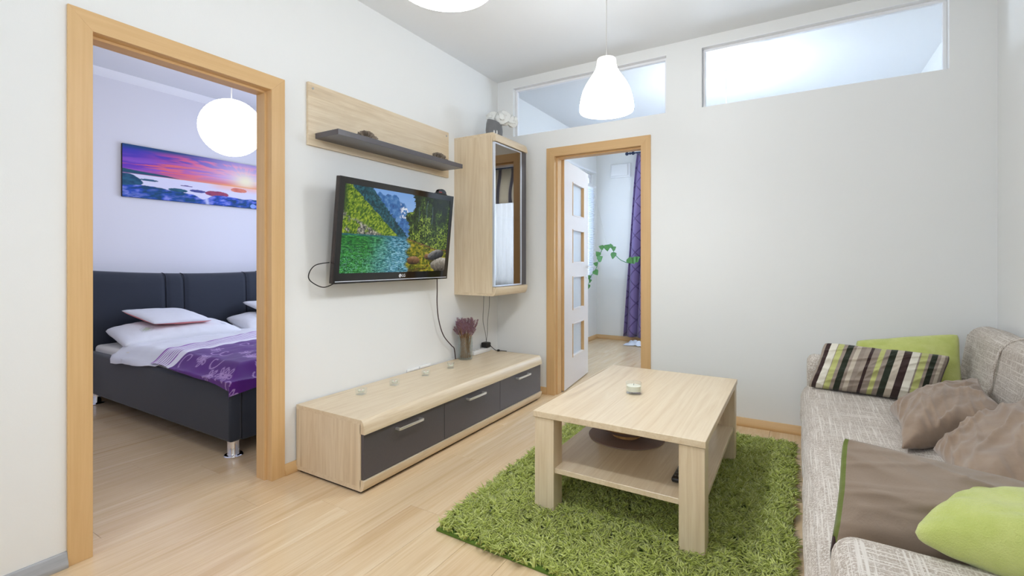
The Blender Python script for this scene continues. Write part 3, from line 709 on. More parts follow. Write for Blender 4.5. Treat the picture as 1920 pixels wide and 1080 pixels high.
# glass tealight holders
names = ['glass tealight holder nearest the bedroom door on the bench', 'glass tealight holder second from the bedroom door on the bench', 'glass tealight holder third from the bedroom door on the bench', 'glass tealight holder nearest the lavender vase on the bench']
for k, (x, y) in enumerate(((.155,-1.672),(.172,-1.428),(.174,-1.145),(.178,-.888))):
    h = thing('tealight_holder', (x, y, BH), names[k], 'candle holder', 'glass tealight holders on the bench')
    ang = math.radians(8+9*k); z = BH+.0005; V = []; r = .031
    def sq(rr, zz, rot): return [(x+rr*math.cos(rot+math.pi/4+i*math.pi/2)*1.3, y+rr*math.sin(rot+math.pi/4+i*math.pi/2)*1.3, zz) for i in range(4)]
    m = MB(); rings = [sq(.0225, z, ang), sq(.0245, z+.010, ang), sq(.0260, z+.034, ang)]
    V = [p for q in rings for p in q]; Fc = [(0,1,2,3)[::-1]]
    for j in range(2):
        for i in range(4): Fc.append((j*4+i, j*4+(i+1)%4, (j+1)*4+(i+1)%4, (j+1)*4+i))
    n0 = len(V); inner = [(x+.021*math.cos(2*math.pi*i/16), y+.021*math.sin(2*math.pi*i/16), z+.034) for i in range(16)]; inner2 = [(x+.019*math.cos(2*math.pi*i/16), y+.019*math.sin(2*math.pi*i/16), z+.014) for i in range(16)]
    m.add(V, Fc); m.add(inner+inner2, [(i, (i+1)%16, 16+(i+1)%16, 16+i) for i in range(16)]+[tuple(range(16, 32))])
    V2 = rings[2]+inner; f2 = []
    for i in range(4):
        st = int(round((ang+math.pi/4+i*math.pi/2)/(2*math.pi)*16)) % 16
        seq = [4+(st+q) % 16 for q in range(5)]; f2.append((i, (i+1) % 4)+tuple(seq[::-1]))
    m.add(V2, f2)
    m.build('glass', 'clear_glass', h, smooth=30)
    MB().lathe([(.0,z+.0145),(.0175,z+.0145),(.018,z+.024),(.0,z+.0235)], x, y, 16).build('tealight', 'wax', h, smooth=40)
    MB().lathe([(.004,z+.024),(.0,z+.0275)], x, y, 8).build('flame_tip', 'pink', h)

# lavender
VX, VY, VZ = .080, -.585, BH
lv = thing('lavender_vase', (VX, VY, VZ), 'clear glass cylinder vase packed with dried purple lavender', 'vase')
MB().lathe([(.0,VZ+.001),(.054,VZ+.001),(.056,VZ+.005),(.057,VZ+.170),(.0545,VZ+.170),(.0535,VZ+.010),(.0,VZ+.010)], VX, VY, 32).build('glass', 'vase_glass', lv, smooth=45)
ms, mh = MB(), MB(); r = random.Random(3)
for i in range(86):
    a = r.uniform(0, 2*math.pi); rb = .044*math.sqrt(r.random()); b = (VX+rb*math.cos(a), VY+rb*math.sin(a), VZ+.012)
    a2 = a+r.uniform(-.9, .9); rm = .048*math.sqrt(r.random()); mid = (VX+rm*math.cos(a2), VY+rm*math.sin(a2), VZ+.165)
    rt_ = .015+.085*math.sqrt(r.random()); hgt = r.uniform(.235, .315)-.25*max(0, rt_-.06); tx = max(.012, VX+rt_*math.cos(a2)); top = (tx, VY+rt_*math.sin(a2), VZ+hgt)
    pts = spline([b, mid, top], 4); ms.tube(pts, .0011, 4)
    d = (Vector(top)-Vector(mid)).normalized(); L = r.uniform(.045, .075)
    for q in range(7):
        c = Vector(top)-d*(L*q/7)+Vector((0,0,0)); rr = .0035+.0025*math.sin(math.pi*min(1, (q+1)/7))
        for w in range(3):
            ph = w*2.1+q; off = Vector((math.cos(ph), math.sin(ph), .35))*rr; e = c+off
            mh.add([tuple(e+Vector((.003,0,0))), tuple(e+Vector((-.0015,.0027,0))), tuple(e+Vector((-.0015,-.0027,0))), tuple(e+off*.8+Vector((0,0,.008))), tuple(e-Vector((0,0,.004)))], [(0,1,3),(1,2,3),(2,0,3),(1,0,4),(2,1,4),(0,2,4)])
ms.build('stems', 'lavender_stem', lv, kind='stuff'); mh.build('flower_heads', 'lavender_head', lv, kind='stuff')

# power strip, adapter, cords
ps = thing('power_strip', (.05, -.33, BH), 'white power strip lying on the bench behind the lavender vase', 'power strip')
MB().rbox(.022, .070, -.455, -.215, BH+.0005, BH+.034, .006, 2).build('body', 'white_plastic', ps, smooth=40)
for k in range(4): MB().lathe([(.016,BH+.0342),(.016,BH+.0352),(.0,BH+.0345)], .046, -.425+.055*k, 16).build('socket', 'cable_white', ps)
MB().tube(spline([(.046,-.455,BH+.015),(.03,-.50,BH+.008),(.022,-.56,BH+.004),(.02,-.70,BH+.004)], 5), .0035, 8).build('cord', 'cable_white', ps, smooth=60)
pa = thing('power_adapter', (.046, -.235, BH+.036), 'black power adapter plugged into the white power strip', 'adapter')
MB().rbox(.018, .080, -.285, -.225, BH+.0362, BH+.078, .008, 3).build('body', 'black_rubber', pa, smooth=40)
MB().tube(spline([(.08,-.235,BH+.05),(.10,-.215,BH+.022),(.12,-.20,BH+.007),(.15,-.178,BH+.0045),(.20,-.172,BH+.0045)], 6), .0028, 8).build('cord', 'black_rubber', pa, smooth=60)
MB().rbox(.125, .142, -.205, -.185, BH+.001, BH+.016, .004, 2).build('cord_grip', 'black_rubber', pa, smooth=40)
for k, dx in enumerate((0, .022)):
    m = MB(); m.tube(spline([(.10+dx*.9, -.36+.05*k, .855), (.10+dx, -.365+.05*k, .74), (.085+dx*.5, -.35+.05*k, .62), (.055+.004*k, -.27+.02*k, .50), (.052, -.255, BH+.080)], 8), .0022, 6)
    m.build('cabinet_wire', 'cable_grey', label=('thin grey wire hanging from the wall cabinet, left of the pair', 'thin grey wire hanging from the wall cabinet, right of the pair')[k], cat='wire', group='wires under the wall cabinet', smooth=60)
tr = thing('cable_trunking', (.004, -1.02, BH+.001), 'two white cable trunking pieces on the wall just above the bench', 'trunking')
MB().rbox(.0, .011, -1.145, -1.03, BH+.0005, BH+.016, .002, 1).build('cover', 'white_plastic', tr); MB().rbox(.0, .011, -1.022, -.905, BH+.0005, BH+.018, .002, 1).build('cover', 'white_plastic', tr)

# ------------------------------------------------------------------ wall shelf
sh = thing('wall_shelf', (.01, -1.31, 1.735), 'oak wall panel with a dark floating shelf above the television', 'shelf')
MB().rbox(.0, .018, -1.913, -.710, 1.735, 2.076, .0012, 1).build('back_panel', 'oak_y', sh)
MB().rbox(.018, .205, -1.87, -.785, 1.775, 1.805, .001, 1).build('shelf_board', 'shelf_dark', sh)
for y in (-1.885, -.738):
    MB().tube([(.018, y, 2.045), (.0205, y, 2.045)], .006, 12).build('screw', 'screw_steel', sh)
for k, (y, lab) in enumerate(((-1.60, 'dried flower clump on the dark shelf, left one'), (-.95, 'dried flower clump on the dark shelf, by the cabinet end'))):
    r = random.Random(20+k); m = MB(); x = .10
    for i in range(120):
        a = r.uniform(0, 6.283); el = r.uniform(.05, 1.5); d = Vector((math.cos(a)*math.cos(el)*.75, math.sin(a)*math.cos(el)*1.25, math.sin(el)*.85)); c = Vector((x+.02, y, 1.808))+d*.062; t = d.orthogonal().normalized(); b = d.cross(t).normalized()
        rot = r.uniform(0, 6.28); t2 = t*math.cos(rot)+b*math.sin(rot); b2 = d.cross(t2)
        s = r.uniform(.006, .011); m.add([tuple(c-d*.03), tuple(c+t2*s), tuple(c+d*s*.9), tuple(c-t2*s), tuple(c+b2*.002)], [(0,1,4),(1,2,4),(2,3,4),(3,0,4),(0,3,2),(0,2,1)])
    for i in range(len(m.v)): 
        if m.v[i][2] < 1.8055: m.v[i] = (m.v[i][0], m.v[i][1], 1.8055)
    m.build('dried_flower_clump', 'dry_flower', label=lab, cat='decoration', group='dried flower clumps on the wall shelf')

# ------------------------------------------------------------------ television
def tvP(u, v, n):
    """u along Y from the left edge, v up from the bottom, n out of the screen"""
    b = Vector((.118, -1.835, .981)); top = Vector((.180, -1.835, 1.566)); vd = (top-b).normalized(); nd = Vector((vd.z, 0, -vd.x))
    return tuple(b+Vector((0,1,0))*u+vd*v+nd*n)
TVW, TVH = .978, .588
def tvbox(m, u0, u1, v0, v1, n0, n1):
    V = [tvP(u, v, n) for u in (u0,u1) for v in (v0,v1) for n in (n0,n1)]; return m.add(V, [(0,1,3,2),(4,6,7,5),(0,4,5,1),(2,3,7,6),(0,2,6,4),(1,5,7,3)])
tv = thing('television', (.10, -1.346, .98), 'black flat television showing a mountain lake, tilted on the wall', 'television')
tvbox(MB(), 0, TVW, 0, TVH, -.034, -.003).build('casing', 'black_side', tv, bevel=.004)
tvbox(MB(), .2, TVW-.2, .08, TVH-.12, -.06, -.034).build('rear_bulge', 'black_side', tv, bevel=.008)
bz = .036; bb = .058
for u0, u1, v0, v1 in ((0, TVW, TVH-bz, TVH), (0, bz, bb, TVH-bz), (TVW-bz, TVW, bb, TVH-bz), (0, TVW, 0, bb)):
    tvbox(MB(), u0, u1, v0, v1, -.003, .0).build('bezel', 'black_gloss', tv)
tvbox(MB(), .012, TVW-.012, .010, .0145, .0, .0012).build('trim_line', 'alu_light', tv)
m = MB(); m.box(.0, .06, -1.42, -1.27, 1.10, 1.45); m.build('wall_mount', 'black_rubber', tv)
m = MB(); m.tube([(.05, -1.345, 1.28), (.105, -1.345, 1.28)], .03, 10); m.build('mount_arm', 'black_rubber', tv)
# picture
def vnoise(x, y, s, seed):
    r = np.random.default_rng(seed); G = r.random((257, 257)); X = x*s; Y = y*s; xi = np.floor(X).astype(int) % 256; yi = np.floor(Y).astype(int) % 256; fx = X-np.floor(X); fy = Y-np.floor(Y)
    fx = fx*fx*(3-2*fx); fy = fy*fy*(3-2*fy); return (G[xi,yi]*(1-fx)+G[xi+1,yi]*fx)*(1-fy)+(G[xi,yi+1]*(1-fx)+G[xi+1,yi+1]*fx)*fy
def fbm(x, y, s, seed, o=4): return sum(vnoise(x, y, s*2**k, seed+k)*.5**k for k in range(o))/sum(.5**k for k in range(o))
def LC(c): return np.array(lin(c))
def blend(img, mask, col):
    col = np.asarray(col); return img*(1-mask[...,None])+col*mask[...,None]
def sst(a, b, x): t = np.clip((x-a)/(b-a), 0, 1); return t*t*(3-2*t)
def ramp3(f, a, b, c): f = f[...,None]; return np.where(f < .5, LC(a)*(1-2*f)+LC(b)*2*f, LC(b)*(2-2*f)+LC(c)*(2*f-1))
def tv_image(u, v):
    asp = 1.74; x = u*asp; y = v
    sky = LC((120,165,225))*(1-v[...,None])+LC((190,215,245))*v[...,None]; img = sky
    # blue far mountain
    f = fbm(x, y, 22, 1); ridge = .03+.10*sst(.40, .50, u)+.16*sst(.50, .58, u)+.05*(fbm(x, y*0, 16, 2)-.5)*2
    mt = ramp3(np.clip(f*1.3-.15+.25*(v-.2), 0, 1), (24,60,120), (52,106,168), (110,156,206)); img = blend(img, sst(0, .012, v-ridge), mt)
    snow = (fbm(x, y, 40, 5) > .56)*(sst(.46, .50, u))*(v < .32)*(v > ridge+.01)*(u < .6); img = blend(img, snow*.85, LC((235,240,248)))
    # dark conifer slope
    line = (u-.215)*1.55+.02*(fbm(x, y, 60, 7)-.5)*4; mk = sst(0, .012, v-line-.0)*(u < .60)
    f = fbm(x, y, 55, 9); fr = ramp3(np.clip(f*1.5-.25, 0, 1), (6,30,44), (18,66,76), (40,104,120)); img = blend(img, mk, fr)
    # bright grass slope
    line = (u-.045)*1.30-.01+.02*(fbm(x, y, 40, 11)-.5)*2; mk = sst(0, .01, v-line)*(u < .5)
    f = fbm(x, y*1.0+x*.4, 60, 12); g = ramp3(np.clip(f*2.2-.6, 0, 1), (38,72,12), (92,126,20), (158,176,46)); img = blend(img, mk, g)
    dk = sst(.01, .06, .05-u+.04*(f-.5)); img = blend(img, dk*(v < .36), LC((14,44,30)))
    f2 = fbm(x, y, 70, 15); rk = sst(.40, .52, fbm(x, y, 9, 17))*sst(0, .05, v-(u*.75+.28))*(u < .36); img = blend(img, rk, ramp3(np.clip(f2*2-.5, 0, 1), (40,44,40), (112,112,106), (190,186,170)))
    # water
    w = sst(.0, .006, v-.545)
    rip = fbm(x*.7, y*2.6, 46, 20, 3); r2 = fbm(x, y*3, 95, 23, 2)
    gl = ramp3(np.clip(rip*1.8-.4, 0, 1), (4,60,22), (22,112,34), (70,160,64)); bl = ramp3(np.clip(rip*1.9-.45, 0, 1), (20,70,90), (50,124,150), (150,200,226))
    t = sst(.18, .50, u+.10*(v-.7)+.1*(fbm(x, y, 8, 25)-.5)); wat = gl*(1-t[...,None])+bl*t[...,None]
    wat = blend(wat, sst(.62, .75, r2)*sst(.55, .95, v)*.6, LC((150,220,200)))
    wat = blend(wat, (1-sst(0, .03, v-.55))*.7, LC((30,90,120)))
    img = blend(img, w, wat)
    # shallow right
    sh_ = sst(-.01, .03, u-.565-.02*np.sin(v*40))*w; f = fbm(x, y*1.6, 30, 30); img = blend(img, sh_, ramp3(np.clip(f*1.9-.45+.25*(v-.75), 0, 1), (34,52,6), (104,112,14), (180,160,40)))
    st = sst(.52, .60, fbm(x, y*1.5, 18, 33))*(v > .82)*(u > .57); img = blend(img, st*.85, LC((66,54,18)))
    # right forest
    edge = .605-.05*sst(.0, .4, v)+.055*(fbm(x*0, y, 16, 35)-.5)*2+.012*(fbm(x, y, 70, 36)-.5)*2; bank = .57+.14*np.clip((u-.55)/.35, 0, 1)+.012*(fbm(x, y, 40, 37)-.5)*2
    mk = sst(0, .008, u-edge)*(v < bank); f = fbm(x, y, 48, 40); big = fbm(x, y, 9, 44)
    hl = np.clip((fbm(x, y, 75, 47, 3)*.6+f*.4-.34)*2.1*(.15+1.25*sst(.28, .62, v*.65+big*.55)), 0, 1); fo = ramp3(hl, (6,20,8), (56,84,20), (158,178,60)); img = blend(img, mk, fo)
    for tx, v0, v1 in ((.81, .12, .36), (.665, .14, .34), (.745, .05, .3)): img = blend(img, np.exp(-((u-tx-.004*np.sin(v*30))/.004)**2)*(v > v0)*(v < v1)*.4, LC((96,120,126)))
    img = blend(img, sst(.0, .01, v-bank+.012)*(v < bank+.006)*(u > .56), LC((110,70,40)))
    # rocks
    def rock(cx, cy, rx, ry, cols, seed, img, ang=0):
        dx, dy = (u-cx)*math.cos(ang)+(v-cy)*math.sin(ang), -(u-cx)*math.sin(ang)+(v-cy)*math.cos(ang)
        d = (dx/rx)**2+(dy/ry)**2+.7*(fbm(x, y, 14, seed)-.5); f = fbm(x, y, 40, seed+3); l = np.clip(.9-(dy/ry*.5+.5)+.5*(f-.5), 0, 1); return blend(img, 1-sst(.9, 1.02, d), ramp3(l, *cols))
    img = rock(.64, .855, .07, .055, ((26,18,10),(110,76,46),(176,136,96)), 50, img)
    img = rock(.80, .80, .05, .04, ((40,26,16),(120,84,56),(170,130,96)), 52, img)
    img = rock(.885, .775, .10, .065, ((10,10,12),(60,60,64),(176,172,166)), 54, img, -.55)
    img = rock(.96, .92, .13, .11, ((40,34,28),(124,116,104),(200,194,182)), 56, img)
    return np.clip(img, 0, 1)
def painted(name, fn, nu, nv, posf, mat, parent):
    us = np.linspace(0, 1, nu+1); vs = np.linspace(0, 1, nv+1); U, V_ = np.meshgrid(us, vs, indexing='ij'); img = fn(U, V_)
    P = np.array([posf(a, b) for a in us for b in vs]); o = P.mean(0); i = np.arange(nu)[:,None]*(nv+1)+np.arange(nv)[None]; Q = np.stack([i, i+nv+1, i+nv+2, i+1], -1).reshape(-1, 4)
    me = bpy.data.meshes.new(name); me.from_pydata((P-o).tolist(), [], Q[:, ::-1].tolist())
    at = me.color_attributes.new('Col', 'FLOAT_COLOR', 'POINT'); at.data.foreach_set('color', np.concatenate([img.reshape(-1,3), np.ones((img.shape[0]*img.shape[1], 1))], 1).astype(np.float32).ravel())
    return link(name, me, mat, tuple(o), parent)
painted('screen', tv_image, 440, 250, lambda a, b: tvP(bz+a*(TVW-2*bz), TVH-bz-b*(TVH-bz-bb), -.0015), 'tv_picture', tv)['label'] = 'lit screen with a green lake, forest and mountains'
# logo
def text_mesh(body, size, M, mat, parent, name, depth=.0006):
    cu = bpy.data.curves.new(name, 'FONT'); cu.body = body; cu.size = size; cu.extrude = depth/2; cu.align_x = 'LEFT'; cu.align_y = 'CENTER'; cu.offset = size*.012
    ob = bpy.data.objects.new('tmp', cu); C.objects.link(ob); dg = bpy.context.evaluated_depsgraph_get(); me = bpy.data.meshes.new_from_object(ob.evaluated_get(dg)); bpy.data.objects.remove(ob)
    me.transform(M); co = np.array([v.co[:] for v in me.vertices]); o = tuple(co.mean(0))
    for v in me.vertices: v.co -= Vector(o)
    me.name = name; me.materials.clear(); return link(name, me, mat, o, parent)
plain('logo_silver', (226,226,230), .3); plain('logo_grey', (170,170,176), .3)
o_ = Vector(tvP(.520, .034, .0008)); xd = Vector((0,1,0)); yd = (Vector(tvP(0,1,0))-Vector(tvP(0,0,0))); zd = xd.cross(yd)
M = Matrix(((xd.x,yd.x,zd.x,o_.x),(xd.y,yd.y,zd.y,o_.y),(xd.z,yd.z,zd.z,o_.z),(0,0,0,1)))
text_mesh('LG', .026, M, 'logo_silver', tv, 'logo_lettering')
m = MB(); cc = (.505, .034); V = [tvP(cc[0]+.011*math.cos(a), cc[1]+.011*math.sin(a), n) for n in (.0, .0010) for a in [2*math.pi*i/24 for i in range(24)]]
m.add(V, [tuple(range(24))[::-1], tuple(range(24,48))]+[(i, (i+1)%24, 24+(i+1)%24, 24+i) for i in range(24)]); lg = m.build('logo_disc', 'logo_silver', tv)
m = MB(); tvbox(m, .5035, .506, .028, .040, .001, .0014); tvbox(m, .506, .511, .028, .0302, .001, .0014); m.build('logo_mark', 'black_gloss', lg)
wc = thing('webcam', (.155, -.985, 1.568), 'small black webcam sitting on the television top edge', 'webcam')
tvbox(MB(), .80, .90, TVH-.004, TVH+.006, -.03, .002).build('clip', 'black_rubber', wc, bevel=.002)
m = MB(); V = []
for k in range(13):
    a = math.pi*k/12; V.append((.85-.046*math.cos(a), TVH+.006+.030*math.sin(a)))
n = len(V); m.add([tvP(u, v, -.024) for u, v in V]+[tvP(u, v, .0) for u, v in V], [tuple(range(n))[::-1], tuple(range(n, 2*n))]+[(i, (i+1)%n, n+(i+1)%n, n+i) for i in range(n)]); m.build('body', 'black_gloss', wc, bevel=.002)
tvbox(MB(), .815, .845, TVH+.010, TVH+.016, .0, .0015).build('red_mark', 'red_plastic', wc)
MB().tube(spline([(.095,-1.838,1.10),(.06,-1.90,1.085),(.04,-1.925,1.04),(.04,-1.915,1.00),(.07,-1.86,.965),(.09,-1.80,.985)], 8), .0028, 8).build('aerial_cable', 'black_rubber', label='thin black cable looping out at the left edge of the television', cat='cable', smooth=60)
MB().tube(spline([(.105,-.95,.985),(.085,-.925,.90),(.055,-.89,.80),(.045,-.86,.68),(.04,-.80,.56),(.035,-.70,.47),(.03,-.66,.44),(.028,-.64,BH+.004)], 8), .0038, 8).build('power_cable', 'cable_brown', label='dark brown cable hanging from the television down behind the lavender vase', cat='cable', smooth=60)

# ------------------------------------------------------------------ wall cabinet
CY0, CY1, CZ0, CZ1, CD = -.620, -.145, .848, 2.055, .365
cab = thing('wall_cabinet', (.18, -.38, CZ0), 'tall oak wall cabinet with a mirror-dark glass door in the corner', 'cabinet')
def nose2(zt, sgn): return [(x, zt+sgn*z) for x, z in [(CD-.012, 0), (CD-.002, -.003), (CD+.008, -.014), (CD+.015, -.032), (CD+.019, -.055), (CD+.019, -.066), (CD-.008, -.066)]]
MB().prism([(.0,CZ1)]+nose2(CZ1, 1)+[(CD-.014,CZ1-.02),(.0,CZ1-.02)], CY0, CY1, 1).build('top', 'oak_y', cab, smooth=25)
MB().prism([(.0,CZ0)]+nose2(CZ0, -1)+[(CD-.014,CZ0+.02),(.0,CZ0+.02)], CY0, CY1, 1).build('bottom', 'oak_y', cab, smooth=25)
for y0, y1 in ((CY0, CY0+.018), (CY1-.018, CY1)): MB().box(.0, CD-.014, y0, y1, CZ0+.02, CZ1-.02).build('side_panel', 'oak_z', cab)
MB().box(.0, .008, CY0+.018, CY1-.018, CZ0+.02, CZ1-.02).build('back_panel', 'oak_z', cab)
dz0, dz1, gy1 = CZ0+.070, CZ1-.070, CY1-.075
dr = MB().box(CD-.012, CD+.006, gy1, CY1-.002, dz0, dz1).build('door', 'dark_front', cab, label='dark door strip carrying the glass')
for (y0, y1, z0, z1) in ((CY0+.002, CY0+.012, dz0, dz1), (gy1-.010, gy1-.0002, dz0, dz1), (CY0+.012, gy1-.010, dz0, dz0+.010), (CY0+.012, gy1-.010, dz1-.010, dz1)):
    MB().box(CD-.012, CD+.006, y0, y1, z0, z1).build('door_frame', 'alu_light', dr)
MB().box(CD-.004, CD+.001, CY0+.012, gy1-.010, dz0+.010, dz1-.010).build('glass', 'cabinet_glass', dr)
MB().box(.02, CD-.03, CY0+.018, CY1-.018, 1.44, 1.448).build('inner_shelf', 'shelf_dark', cab)
# vase with roses on the cabinet
PX, PY = .225, -.400
fv = thing('flower_pot', (PX, PY, CZ1), 'grey pot with white paper roses standing on the wall cabinet', 'pot')
def slanted_pot():
    m = MB(); n = 32; prof = [(.0,0),(.056,0),(.062,.03),(.066,.08),(.062,.13),(.054,.165)]; V = []; Fc = []
    for rr, z in prof[1:]:
        for i in range(n):
            a = 2*math.pi*i/n; cut = 1-.22*(math.cos(a-.6)*.5+.5)*(z/.165); V.append((PX+rr*math.cos(a), PY+rr*math.sin(a)*1.1, CZ1+.0005+z*cut))
    k = len(prof)-1
    for rr, z in ((.049,.160),(.055,.08)):
        for i in range(n):
            a = 2*math.pi*i/n; cut = 1-.22*(math.cos(a-.6)*.5+.5)*(z/.165); V.append((PX+rr*math.cos(a), PY+rr*math.sin(a)*1.1, CZ1+z*cut))
    for j in range(k+1):
        for i in range(n): Fc.append((j*n+i, j*n+(i+1)%n, (j+1)*n+(i+1)%n, (j+1)*n+i))
    Fc.append(tuple(range(n))[::-1]); Fc.append(tuple(range((k+1)*n, (k+2)*n))); return m.add(V, Fc)
slanted_pot().build('pot', 'pot_grey', fv, smooth=60)
for a in (-.95, -.62):
    c = Vector((PX+.0645*math.cos(a), PY+.0645*1.1*math.sin(a), CZ1+.05)); MB().ball(c, .008, 10, 8, (.5, .8, 2.2)).build('drop_motif', 'drop_white', fv, smooth=90)
def rose(c, R, ax, seed, nm):
    ax = Vector(ax).normalized(); t = ax.orthogonal().normalized(); b = ax.cross(t); nu, nv = 36, 26; V = []; Fc = []
    for j in range(nv+1):
        th = math.pi*j/nv
        for i in range(nu):
            a = 2*math.pi*i/nu; w = (2.2*a/ (2*math.pi) + 3.6*th/math.pi + .25*math.sin(3*a+seed)) % 1.0
            r = R*(.80+.24*w)*(1-.18*math.exp(-(th/.35)**2))
            V.append(tuple(Vector(c)+(t*math.cos(a)+b*math.sin(a))*r*math.sin(th)+ax*r*math.cos(th)*.72))
    for j in range(nv):
        for i in range(nu): Fc.append((j*nu+i, j*nu+(i+1)%nu, (j+1)*nu+(i+1)%nu, (j+1)*nu+i))
    m = MB(); m.add(V, Fc); return m.build(nm, 'petal_white', fv, smooth=70)
rose((PX+.065, PY+.035, CZ1+.180), .068, (.65, -.6, .35), 1, 'rose'); rose((PX-.02, PY-.0, CZ1+.19), .052, (.2, -.8, .5), 2, 'rose'); rose((PX+.12, PY+.08, CZ1+.155), .05, (.8, -.3, -.1), 3, 'rose')
MB().tube([(PX+.01,PY,CZ1+.08),(PX+.035,PY+.03,CZ1+.15)], .003, 6).build('stem', 'vine_green', fv)

# ------------------------------------------------------------------ lamps
def pendant(x, y, label, kd):
    z = 1.892; k = .0028
    L = thing('pendant_lamp', (x, y, z), label, 'lamp', 'bell-shaped pendant lamps')
    prof = [(.030,.278),(.046,.276),(.0495,.270),(.0515,.240),(.056,.222),(.072,.194),(.090,.167),(.107,.140),(.122,.108),(.133,.070),(.139,.034),(.140,.012),(.137,.0),(.134,.001),(.136,.014),(.135,.034),(.129,.070),(.118,.108),(.103,.140),(.086,.167),(.068,.194),(.052,.222),(.047,.240),(.045,.266),(.030,.272)]
    lo = [(r, z+h) for r, h in prof if h <= .241]
    up = [(.0515,z+.240),(.0495,z+.270),(.046,z+.276),(.030,z+.279),(.006,z+.280)]
    lower = [p for p in lo]
    MB().lathe(lower, x, y, 40).build('lamp_shade', 'lamp_glow', L, smooth=60)
    MB().lathe(up, x, y, 40).build('shade_neck', 'lamp_neck_glow', L, smooth=60)
    MB().tube([(x, y, z+.279), (x, y, H-.03)], .003, 8).build('cord', 'cable_white', L)
    MB().lathe([(.0,H-.05),(.03,H-.05),(.048,H-.03),(.05,H-.0005),(.0,H-.0005)], x, y, 24).build('ceiling_rose', 'white_plastic', L, smooth=40)
    d = bpy.data.lights.new('bulb', 'SPOT'); d.energy = BULB; d.spot_size = math.radians(165); d.spot_blend = 1.0; d.shadow_soft_size = .045; d.color = (.91, .955, 1.0)
    o = bpy.data.objects.new('bulb', d); C.objects.link(o); o.parent = L; o.location = (0, 0, .02)
    return L
pendant(1.416, -1.148, 'white glowing bell lamp hanging over the coffee table', 0)
pendant(1.411, -2.474, 'white glowing bell lamp cut off by the top picture edge', 1)
def lantern(x, y, z, R):
    L = thing('paper_lantern', (x, y, z-R), 'round white paper lantern glowing above the bed', 'lamp')
    prof = []; n = 96
    for i in range(n+1):
        t = .16+(math.pi-.32)*i/n; rr = R*(1+.006*math.cos(i*2*math.pi/4)); prof.append((rr*math.sin(t), z+rr*math.cos(t)*.97))
    MB().lathe(prof, x, y, 48).build('paper_globe', 'lantern_glow', L, smooth=180)
    MB().tube([(x, y, z+R*.9), (x, y, H-.03)], .004, 8).build('cord', 'cable_white', L)
    m = MB(); m.tube([(x-.034, y, z+R*.955), (x+.034, y, z+R*.955)], .0015, 6); m.build('wire_holder', 'metal_satin', L)
    MB().lathe([(.0,H-.04),(.04,H-.04),(.05,H-.0005),(.0,H-.0005)], x, y, 20).build('ceiling_rose', 'white_plastic', L, smooth=40)
lantern(-1.263, -1.623, 2.077, .209)

fl = thing('added_far_lamp', (1.73, 1.08, 2.16), 'opal lamp of the far room, its thin rod seen through the right high pane', 'lamp')  # added light source for the far room, its shade stays out of sight
MB().lathe([(.02,2.372),(.06,2.364),(.10,2.337),(.125,2.292),(.13,2.242),(.11,2.192),(.07,2.167),(.0,2.16)], 1.73, 1.08, 32).build('fill_shade', 'far_fill_glow', fl, smooth=60)
MB().lathe([(.0,2.412),(.032,2.412),(.036,2.392),(.036,2.370),(.0,2.370)], 1.73, 1.08, 20).build('socket_cap', 'chrome', fl, smooth=40)
MB().tube([(1.73,1.08,2.41),(1.73,1.08,HF)], .005, 8).build('rod', 'white_plastic', fl)
MB().lathe([(.0,HF-.06),(.03,HF-.06),(.05,HF-.03),(.052,HF-.0005),(.0,HF-.0005)], 1.73, 1.08, 20).build('ceiling_rose', 'white_plastic', fl, smooth=40)

# ------------------------------------------------------------------ bedroom
BX0, BX1, BYA, BYB = -2.46, -.437, -2.08, -.14
bed = thing('bed', ((BX0+BX1)/2, (BYA+BYB)/2, 0), 'dark upholstered double bed with stitched headboard', 'bed')
MB().rbox(BX0, BX1, BYA, BYA+.07, .088, .405, .018, 4).build('side_rail', 'bed_fabric', bed, smooth=50)
MB().rbox(BX0, BX1, BYB-.07, BYB, .088, .405, .018, 4).build('side_rail', 'bed_fabric', bed, smooth=50)
MB().rbox(BX1-.07, BX1-.001, BYA+.0702, BYB-.0702, .0885, .4045, .006, 3).build('foot_rail', 'bed_fabric', bed, smooth=50)
MB().box(BX0, BX1-.07, BYA+.07, BYB-.07, .2, .24).build('slat_base', 'bed_seam', bed)
def headboard():
    m = MB(); ny = 96; nzv = 20; V = []; Fc = []; y0, y1 = BYA-.06, BYB+.06
    def top(y): s = (y-(y0+y1)/2)/((y1-y0)/2); return .985+.05*s*s
    seams = [-1.535, -1.39, -.83, -.685]
    def bul(y):
        d = min(abs(y-s) for s in seams); return -.012*math.exp(-(d/.010)**2)
    for j in range(ny+1):
        y = y0+(y1-y0)*j/ny
        for k in range(nzv+1):
            t = k/nzv; z = .09+(top(y)-.09)*t
            edge = 1-(max(0, abs(2*(y-y0)/(y1-y0)-1)-.96)/.04)**2*.5
            x = -2.46+bul(y)+.02*math.sin(math.pi*min(1, t))-.03*max(0, (t-.93)/.07)**2-.03*(1-edge); V.append((x, y, z))
        V.append((-2.535, y, top(y)+.008)); V.append((-2.59, y, top(y)-.01)); V.append((-2.59, y, .09))
    K = nzv+4
    for j in range(ny):
        for k in range(K): Fc.append((j*K+k, j*K+(k+1)%K, (j+1)*K+(k+1)%K, (j+1)*K+k)) if k < K else None
    Fc.append(tuple(range(K))); Fc.append(tuple(range(ny*K, (ny+1)*K))[::-1]); m.add(V, Fc); return m, top, seams
hm, htop, seams = headboard(); hb = hm.build('headboard', 'bed_fabric', bed, smooth=60)
for s in seams:
    m = MB(); m.tube(spline([(-2.461, s, .35), (-2.447, s, .6), (-2.455, s, .85), (-2.468, s, htop(s)-.03), (-2.50, s, htop(s)+.002), (-2.54, s, htop(s)+.009)], 5), .0035, 6); m.build('stitched_seam', 'bed_seam', hb, smooth=60)
